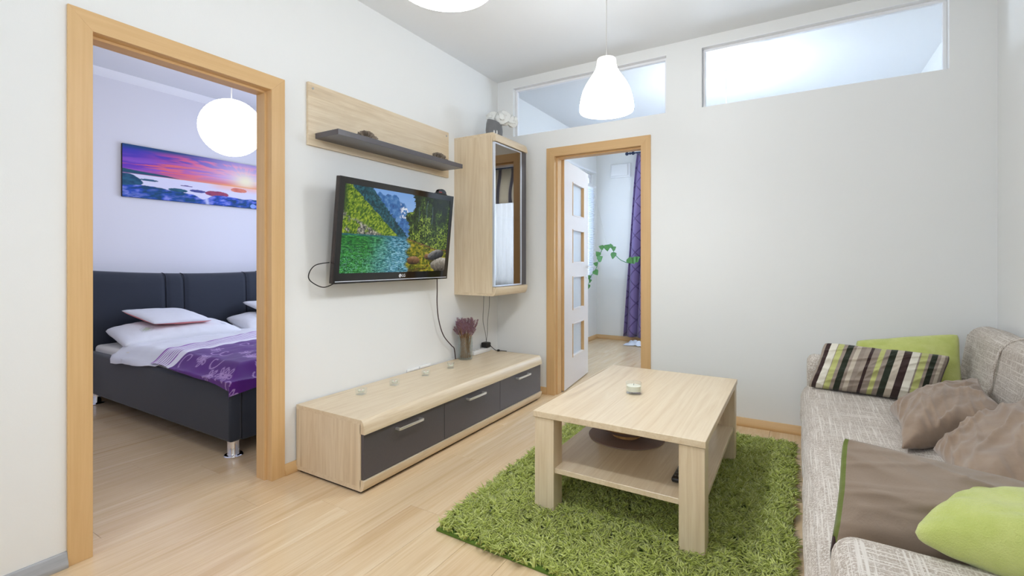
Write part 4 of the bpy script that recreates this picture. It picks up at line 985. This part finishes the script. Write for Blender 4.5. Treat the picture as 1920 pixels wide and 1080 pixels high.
for x, y in ((BX1-.045, BYA+.045), (BX1-.045, BYB-.045), (BX0+.06, BYA+.045), (BX0+.06, BYB-.045)):
    MB().lathe([(.0,.0),(.048,.0),(.050,.004),(.046,.009),(.034,.011),(.032,.014),(.032,.0885),(.0,.0885)], x, y, 28).build('leg', 'chrome', bed, smooth=40, label='chrome foot with a round base')
MB().rbox(BX0+.015, BX1-.08, BYA+.045, BYB-.045, .24, .452, .03, 4).build('mattress', 'mattress', bed, smooth=50)

def bedtop(x, y):
    e = min(y-BYA, BYB-y, BX1-x); t = max(0, min(1, e/.13)); t = t*t*(3-2*t)
    return .408+.075*t+.012*nz(x, y, 3, 4)*t+.006*nz(x, y, 5, 11)*t
def drape(fx, fy, lift, amp=.0):
    """flat cloth coordinates -> draped over the bed edges"""
    ox = max(0, fx-(BX1+.004)); oy = max(0, (BYA-.004)-fy); x = min(fx, BX1+.004); y = max(fy, BYA-.004)
    z = bedtop(min(x, BX1-.0), max(y, BYA))+lift
    o = max(ox, oy)
    fold = .012*nz(fx, fy, 7, 9)
    if ox > 0: x += .008+abs(fold)*min(1, ox/.03)
    if oy > 0: y -= .008+abs(fold)*min(1, oy/.03)
    return (x, y, z-o)
def cloth(name, fn, nu, nv, mat, label, cat, colf=None, th=.006, group=None):
    V = []; Fc = []; W_ = nv+1
    for lay in (0, 1):
        for i in range(nu+1):
            for j in range(nv+1):
                p = Vector(fn(i/nu, j/nv)); p.z -= th*lay*(1 if 0 < i < nu and 0 < j < nv else .3); V.append(tuple(p))
    o = (nu+1)*W_
    for i in range(nu):
        for j in range(nv):
            q = (i*W_+j, (i+1)*W_+j, (i+1)*W_+j+1, i*W_+j+1); Fc.append(q); Fc.append(tuple(k+o for k in q[::-1]))
    for i in range(nu):
        for j in (0, nv): Fc.append((i*W_+j, (i+1)*W_+j, (i+1)*W_+j+o, i*W_+j+o))
    for j in range(nv):
        for i in (0, nu): Fc.append((i*W_+j, i*W_+j+1, i*W_+j+1+o, i*W_+j+o))
    A = np.array(V); og = tuple((A.min(0)+A.max(0))/2); me = bpy.data.meshes.new(name); me.from_pydata([tuple(a) for a in (A-np.array(og))], [], Fc)
    bm = bmesh.new(); bm.from_mesh(me); bmesh.ops.recalc_face_normals(bm, faces=bm.faces[:]); bm.to_mesh(me); bm.free(); shade(me, 70)
    if colf is not None:
        us, vs = np.meshgrid(np.linspace(0,1,nu+1), np.linspace(0,1,nv+1), indexing='ij'); img = colf(us, vs).reshape(-1,3); img = np.concatenate([img, img]); at = me.color_attributes.new('Col', 'FLOAT_COLOR', 'POINT')
        at.data.foreach_set('color', np.concatenate([img, np.ones((len(img),1))], 1).astype(np.float32).ravel())
    return tag(link(name, me, mat, og), label, cat, group)
def duvet(a, b):
    y = -2.115+b*(1.9); sk = -.28*(y+2.08); x = -1.98+a*(1.98-.56)+sk*(1-a)
    ov = .055*max(0, 1-a*2.3); fy = BYA-ov+.03*(1 if a > .45 else 0)+b*(1.88)+.006*math.sin(a*17)
    return drape(x, fy, .010+.010*nz(x, y, 1, 5)+.012*math.exp(-((a)/.05)**2))
cloth('duvet', duvet, 60, 70, 'duvet_white', 'white duvet spread over the bed under the purple throw', 'duvet', th=.012)
TXW = 1.45
def throw(a, b):
    fyn = BYA-(.004+.050*sst(.35, .95, np.array(a)).item()+.035*max(0,a-.9)/.1)+.012*math.sin(a*9+1); fy = fyn+b*(1.78); sk = -.30*(fy-BYA)
    x0 = -1.40+sk; x1 = BX1+.035+.075*(1-b)**9; return drape(x0+a*(x1-x0), fy, .026+.010*nz(x0+a, fy, 2, 6))
def throw_col(a, b):
    rr = random.Random(11); X = a*1.0; Y = b*1.78; base = np.zeros(a.shape+(3,))+LC((86,18,124)); base = base*(.85+.3*fbm(X, Y, 6, 60))[...,None]
    line = np.zeros(a.shape)
    def seg(p, q, w):
        nonlocal line
        px, py = q[0]-p[0], q[1]-p[1]; L2 = px*px+py*py+1e-12; t = np.clip(((X-p[0])*px+(Y-p[1])*py)/L2, 0, 1); d = np.hypot(X-p[0]-t*px, Y-p[1]-t*py); line = np.maximum(line, 1-sst(w*.5, w, d))
    for i in range(11):
        for j in range(9):
            cx = .34+.085*i+rr.uniform(-.03,.03); cy = .08+.2*j+rr.uniform(-.06,.06); a0 = rr.uniform(0, 6.28); kind = rr.random()
            if cx > 1.02: continue
            if kind < .5:
                pts = [(cx+(.012+.010*t)*math.cos(a0+t*1.1), cy+(.012+.010*t)*math.sin(a0+t*1.1)) for t in np.linspace(0, 4.6, 14)]
                for p, q in zip(pts, pts[1:]): seg(p, q, .0055)
            else:
                for k in range(5):
                    an = a0+k*2*math.pi/5; pts = [(cx+.045*math.sin(math.pi*t)*math.cos(an+.45*math.cos(math.pi*t)), cy+.045*math.sin(math.pi*t)*math.sin(an+.45*math.cos(math.pi*t))) for t in np.linspace(0, 1, 8)]
                    for p, q in zip(pts, pts[1:]): seg(p, q, .005)
    base = blend(base, line*.75*(X > .27), LC((196,160,214)))
    # band with stripes at the head end
    band = (X < .265); st = (np.mod(X*95+.4*np.sin(Y*3), 2.6) < .9)*(X > .03)*(fbm(X*.3, Y, 9, 66) > .22)
    col = blend(np.zeros(a.shape+(3,))+LC((236,232,242)), st*1.0*(X < .22), LC((140,70,170))); col = blend(col, ((X < .02)*1.0), LC((150,84,176)))
    return np.where(band[...,None], col, base)
cloth('throw_blanket', throw, 230, 300, 'throw_print', 'purple embroidered throw with a white striped border across the bed', 'blanket', throw_col, th=.005)
PG = 'pillows on the bed'
def pcol_white(s, u, v):
    for cx, cy, rr, c in ((.22,.35,.05,(196,206,184)), (.22,.35,.10,(222,224,224)), (.70,.45,.045,(206,212,190)), (.70,.45,.09,(224,226,226)), (.45,.70,.06,(234,222,224)), (.85,.25,.05,(214,216,222))):
        if ((u-cx)*1.8)**2+(v-cy)**2 < rr*rr: return c
    return (238,238,241)
pillow('bed_pillow', (-2.40,-2.00,.56), (-2.38,-1.18,.56), (-1.95,-2.03,.478), (-1.93,-1.13,.478), .085, 'stripe_fabric', 'large white bed pillow lying nearest the doorway', 'pillow', PG, seed=11, wr=.012, ws=5, pinch=.05, nu=64, nv=44, colors=pcol_white)
pillow('bed_pillow', (-2.38,-1.90,.712), (-2.37,-1.45,.690), (-2.03,-1.80,.612), (-2.02,-1.36,.598), .035, 'duvet_white', 'small white pillow with pink underside on top of the large pillow', 'pillow', PG, seed=12, wr=.008, ws=6, pinch=.05, mats='pink')
pillow('bed_pillow', (-2.40,-1.08,.56), (-2.38,-.28,.56), (-1.95,-1.10,.478), (-1.93,-.25,.478), .085, 'stripe_fabric', 'large white bed pillow half hidden by the right door jamb', 'pillow', PG, seed=13, wr=.012, ws=5, pinch=.05, nu=64, nv=44, colors=pcol_white)
pillow('bed_pillow', (-2.38,-.93,.705), (-2.37,-.45,.69), (-2.03,-.88,.610), (-2.02,-.42,.6), .035, 'duvet_white', 'small white pillow at the right door jamb on the far pillow', 'pillow', PG, seed=14, wr=.008, ws=6, pinch=.05)

# painting
def canvas_image(u, v):
    X = u*3.2; img = np.zeros(u.shape+(3,))
    sx, sy = .745, .40
    ang = np.arctan2(v-sy, (u-sx)*3.2); dist = np.hypot((u-sx)*3.2, (v-sy)*1.6)
    streak = fbm(ang*1.4+3, dist*.10, 9, 70, 4); st2 = fbm(u*1.2, v*7+u*1.2, 3.2, 75, 4)
    sky = LC((40,64,176))*(1-v[...,None]/.5)+LC((120,60,190))*(v[...,None]/.5)
    img = sky; img = blend(img, sst(.12, .0, v)*sst(.75, .2, u), LC((30,74,120)))
    img = blend(img, sst(.46, .60, streak*.5+st2*.6)*sst(.05, .45, u)*sst(.02, .12, v)*.95, LC((236,92,128)))
    img = blend(img, sst(.52, .66, st2)*sst(.15, .3, v)*.75, LC((150,90,200)))
    img = blend(img, sst(.60, .70, fbm(u*1.2, v*8+u*1.0, 3.0, 79))*sst(.1, .2, v)*.8, LC((244,110,96)))
    img = blend(img, np.exp(-(dist/.85)**2)*.8, LC((244,214,240)))
    img = blend(img, sst(.36, .50, v-.06*(1-u)+.02*(st2-.5))*.85*np.clip(.35+u, 0, 1), LC((246,128,84)))
    img = blend(img, np.exp(-(dist/.28)**2), LC((255,244,206)))
    img = blend(img, sst(.50,.545,v)*sst(.2,.7,u)*.8, LC((250,180,120)))
    hor = .545
    ridge = .46+.085*sst(.0, .38, u)+.01*np.sin(u*20); mk = sst(0, .008, v-ridge)*(v < hor)*(u < .70); img = blend(img, mk, np.where((u < .4)[...,None], LC((36,84,108)), LC((150,64,92))))
    wat = LC((226,224,244))*np.ones(u.shape+(1,)); wat = blend(wat, sst(.45, .6, u)*sst(.70, .55, v), LC((250,200,190))); img = blend(img, sst(0, .008, v-hor), wat)
    def bl(cx, cy, rx, ry, c1, c2, seed):
        nonlocal img
        d = ((u-cx)/rx)**2+((v-cy)/ry)**2+.6*(fbm(u*3.2, v, 7, seed)-.5); f = fbm(u*3.2, v*2, 12, seed+2); img = blend(img, 1-sst(.92, 1.04, d), LC(c1)*(1-f[...,None])+LC(c2)*f[...,None])
    bl(.00, .70, .105, .15, (20,52,88), (46,110,140), 80); bl(.14, .64, .05, .02, (40,80,110), (60,100,130), 82); bl(.35, .665, .04, .012, (110,90,150), (90,80,130), 83)
    bl(.30, .77, .06, .04, (30,70,100), (50,110,130), 84); bl(.42, .745, .05, .03, (60,70,140), (90,90,150), 85); bl(.545, .76, .075, .065, (110,50,100), (190,84,100), 86); bl(.695, .62, .06, .05, (210,110,100), (240,150,120), 87)
    edge = .80-.05*np.exp(-((u-.12)/.12)**2)+.10*np.exp(-((u-.455)/.045)**2)+.02*(fbm(u*3.2, v*0, 6, 90)-.5)*2-.02*np.exp(-((u-.6)/.1)**2)
    f = np.clip(fbm(u*3.2, v*3.0+u, 8, 92)*2.2-.65, 0, 1); g = fbm(u*3.2, v, 4, 95); rockc = ramp3(f, (24,66,110), (44,84,196), (140,150,226)); rockc = blend(rockc, sst(.45, .7, g)*.5, LC((22,80,110)))
    img = blend(img, sst(0, .012, v-edge), rockc)
    wst = np.exp(-((u-.475-.06*(v-.88))/.012)**2)*(v > .86); img = blend(img, wst*.8, LC((214,220,250)))
    bl(.80, .95, .02, .05, (120,150,230), (150,180,245), 97)
    return np.clip(img, 0, 1)
pic = thing('canvas_picture', (BX+.015, -1.11, 1.66), 'long canvas print of a purple sunset over rocky water above the bed', 'picture')
PYa, PYb, PZ0, PZ1 = -1.800, -.40, 1.653, 2.102
MB().box(BX, BX+.024, PYa, PYb, PZ0, PZ1).build('stretcher', 'bed_seam', pic)
painted('print', canvas_image, 420, 130, lambda a, b: (BX+.0246, PYa+a*(PYb-PYa), PZ1-b*(PZ1-PZ0)), 'canvas_print', pic)

# ------------------------------------------------------------------ far room
cr = thing('curtain_rod', (1.7, GY-.09, 2.56), 'dark curtain rod with ball end near the ceiling of the far room', 'curtain rod')
MB().tube([(.40, GY-.10, 2.575), (3.1, GY-.10, 2.575)], .011, 10).build('rod', 'knob_blue_black', cr, smooth=60)
for dx, rr in ((-.01, .024), (.035, .017), (.075, .024)): MB().ball((.265+dx+.02, GY-.10, 2.575), rr, 14, 10).build('finial_ball', 'knob_blue_black', cr, smooth=90)
MB().tube([(.28, GY-.10, 2.575), (.40, GY-.10, 2.575)], .010, 10).build('finial_stem', 'knob_blue_black', cr, smooth=60)
for x in (.52, 3.0): MB().tube([(x, GY-.10, 2.575), (x, GY, 2.575)], .008, 8).build('bracket', 'knob_blue_black', cr)
def curtain(name, x0, x1, xb0, xb1, y, z0, z1, nf, amp, mat, label, cat, nu=90, nv=26, th=.004):
    V = []; Fc = []; W_ = nv+1
    for lay in (0, 1):
        for i in range(nu+1):
            for j in range(nv+1):
                a, b = i/nu, j/nv; t = b**.8; x = (x0+(x1-x0)*a)*(1-t)+(xb0+(xb1-xb0)*a)*t; ph = a*nf*2*math.pi
                yy = y+amp*(.6+.5*t)*math.sin(ph+.5*math.sin(b*4))+.01*nz(a*4, b*3, 2); V.append((x+.3*amp*math.cos(ph), yy+th*lay, z1+(z0-z1)*b))
    o = (nu+1)*W_
    for i in range(nu):
        for j in range(nv):
            q = (i*W_+j, (i+1)*W_+j, (i+1)*W_+j+1, i*W_+j+1); Fc.append(q); Fc.append(tuple(k+o for k in q[::-1]))
    for i in range(nu):
        for j in (0, nv): Fc.append((i*W_+j, (i+1)*W_+j, (i+1)*W_+j+o, i*W_+j+o))
    for j in range(nv):
        for i in (0, nu): Fc.append((i*W_+j, i*W_+j+1, i*W_+j+1+o, i*W_+j+o))
    m = MB(); m.add(V, Fc); return m.build(name, mat, label=label, cat=cat, smooth=180)
curtain('drape_curtain', .40, .92, .215, .78, GY-.10, .075, 2.565, 4, .045, 'curtain_purple', 'purple curtain with diamond stitching hanging beside the far-room wall', 'curtain')
curtain('sheer_curtain', .98, 3.1, .98, 3.1, GY-.06, .45, 2.55, 22, .018, 'sheer_white', 'white sheer curtain over the far-room window, seen mirrored in the cabinet glass', 'curtain', nu=260, nv=8)
curtain('valance_curtain', 1.0, 3.1, 1.0, 3.1, GY-.105, 2.02, 2.56, 14, .012, 'valance_pattern', 'cream valance with grey wavy pattern above the sheer curtain', 'curtain', nu=200, nv=8)
vt = thing('wall_vent', (.19, GY-.01, 2.25), 'white square vent cover on the far-room wall', 'vent')
MB().rbox(.015, .30, GY-.020, GY, 2.275, 2.465, .004, 2).build('backplate', 'white_plastic', vt, smooth=40); MB().rbox(.035, .265, GY-.045, GY-.020, 2.295, 2.455, .006, 2).build('cover', 'white_plastic', vt, smooth=40)
bl = thing('window_blind', (GX0+.03, 2.0, .9), 'white slatted blind on the far-room side window', 'blind')
m = MB()
for k in range(50):
    z = .90+.0245*k; m.add([(GX0+.012,1.17,z),(GX0+.034,1.17,z+.010),(GX0+.034,2.79,z+.010),(GX0+.012,2.79,z),(GX0+.012,1.17,z+.001),(GX0+.034,1.17,z+.011),(GX0+.034,2.79,z+.011),(GX0+.012,2.79,z+.001)], [(0,3,2,1),(4,5,6,7),(0,1,5,4),(1,2,6,5),(2,3,7,6),(3,0,4,7)])
m.build('slats', 'blind_white', bl, kind='stuff'); MB().rbox(GX0+.001, GX0+.045, 1.15, 2.81, 2.125, 2.165, .003, 1).build('headrail', 'white_plastic', bl)
MB().rbox(GX0, GX0+.035, 1.10, 2.86, 2.345, 2.375, .003, 1).build('trim_2', 'white_plastic', kind='structure', label='white ledge above the far-room side window', cat='trim')
vy = 2.42
vn = thing('climbing_plant', (1.48, 2.50, .50), 'trailing vine with heart-shaped leaves in front of the far-room wall', 'plant')
vpts = spline([(-.115,vy,.79),(-.08,vy,.90),(.0,vy,1.02),(.03,vy,1.14),(.075,vy,1.25),(.143,vy,1.315),(.21,vy,1.27),(.26,vy,1.185),(.33,vy,1.12),(.42,vy,1.085),(.49,vy,1.095),(.60,vy,1.16),(.85,vy+.0,1.22),(1.15,vy+.03,1.10),(1.40,2.48,.85),(1.48,2.50,.64)], 6)
MB().tube(vpts, .0045, 6).build('stem', 'vine_green', vn, smooth=60)
def leafm(p, d, s, nrm):
    d = Vector(d).normalized(); nrm = Vector(nrm).normalized(); w = d.cross(nrm).normalized(); nrm = w.cross(d); m = MB(); out = [(0,0),(.10,.32),(-.02,.45),(.18,.55),(.45,.50),(.72,.30),(1.0,0)]
    P = Vector(p); V = [P+d*s*x for x in (0,.2,.4,.6,.8,1.0)]
    half = [(.0,.0),(-.06,.30),(.10,.50),(.38,.50),(.70,.27),(1.0,.0)]; V = []
    for x, y in half: V.append(tuple(P+d*s*x*1.0+nrm*(-.08*s*x*x)))
    for x, y in half: V.append(tuple(P+d*s*x+w*s*y+nrm*(.10*s*y-.08*s*x*x)))
    for x, y in half: V.append(tuple(P+d*s*x-w*s*y+nrm*(.10*s*y-.08*s*x*x)))
    Fc = []
    for i in range(5): Fc += [(i, i+1, 7+i, 6+i), (i, 12+i, 13+i, i+1)]
    k = len(V); V2 = [tuple(Vector(v)-nrm*.0012) for v in V]; return m.add(V+V2, Fc+[tuple(a+k for a in f[::-1]) for f in Fc])
rl = random.Random(5)
for (t, dx, dz, s) in ((0.007,.05,-.9,.085),(0.037,.7,.3,.07),(0.066,-.5,.5,.08),(0.117,.6,-.7,.11),(0.161,-.8,.3,.08),(0.191,.7,.5,.12),(0.227,-.6,.7,.10),(0.293,-.5,.2,.09),(0.337,.2,-.9,.12),(0.367,.9,.1,.08),(0.418,.8,.5,.09),(0.455,-.2,-.9,.12),(0.631,.2,.9,.12),(0.660,.5,.8,.13),(0.697,.7,.6,.11),(.80,.3,.8,.12),(.84,-.3,.8,.13),(.88,.6,.5,.12),(.93,-.6,.5,.14),(.96,.7,.4,.14),(.98,.2,.9,.15)):
    p = vpts[int(t*(len(vpts)-1))]; leafm((p.x, p.y-.004, p.z), (dx, -.25, dz), s*.72, (rl.uniform(-.3,.3), -1, .3)).build('leaf', 'leaf_green', vn, smooth=180)
MB().lathe([(.0,.5005),(.07,.5005),(.085,.62),(.092,.625),(.092,.645),(.08,.645),(.078,.63),(.0,.63)], 1.48, 2.50, 24).build('pot', 'pot_grey', vn, smooth=40)
MB().tube([(GX0+.030,vy-.02,2.344),(-.05,vy-.01,2.10),(.143,vy,1.318)], .0018, 5).build('support_string', 'cable_white', label='thin white string holding up the trailing vine', cat='string')
def ragf(a, b):
    x = .315+.28*a; y = 2.55+.25*b; return (x+.02*nz(a*3, b*3, 1), y+.03*nz(a*3, b*3, 4), .008+.05*max(0, nz(a*4, b*4, 8))+.028*math.sin(math.pi*a)*math.sin(math.pi*b))
cloth('floor_cloth', ragf, 20, 16, 'cloth_white', 'crumpled white cloth on the far-room floor under the curtain', 'cloth', th=.004)
sb = thing('storage_seat', (2.2, 2.5, 0), 'olive seat with blue edging under the far-room window, seen mirrored in the cabinet', 'seat')
MB().rbox(1.3, 3.0, 2.30, 2.72, .0, .40, .01, 2).build('box', 'blue_trim', sb); MB().rbox(1.33, 2.97, 2.292, 2.30, .03, .37, .003, 1).build('front_panel', 'olive_fabric', sb); MB().rbox(1.28, 3.02, 2.28, 2.74, .401, .50, .03, 3).build('cushion', 'olive_fabric', sb, smooth=50)
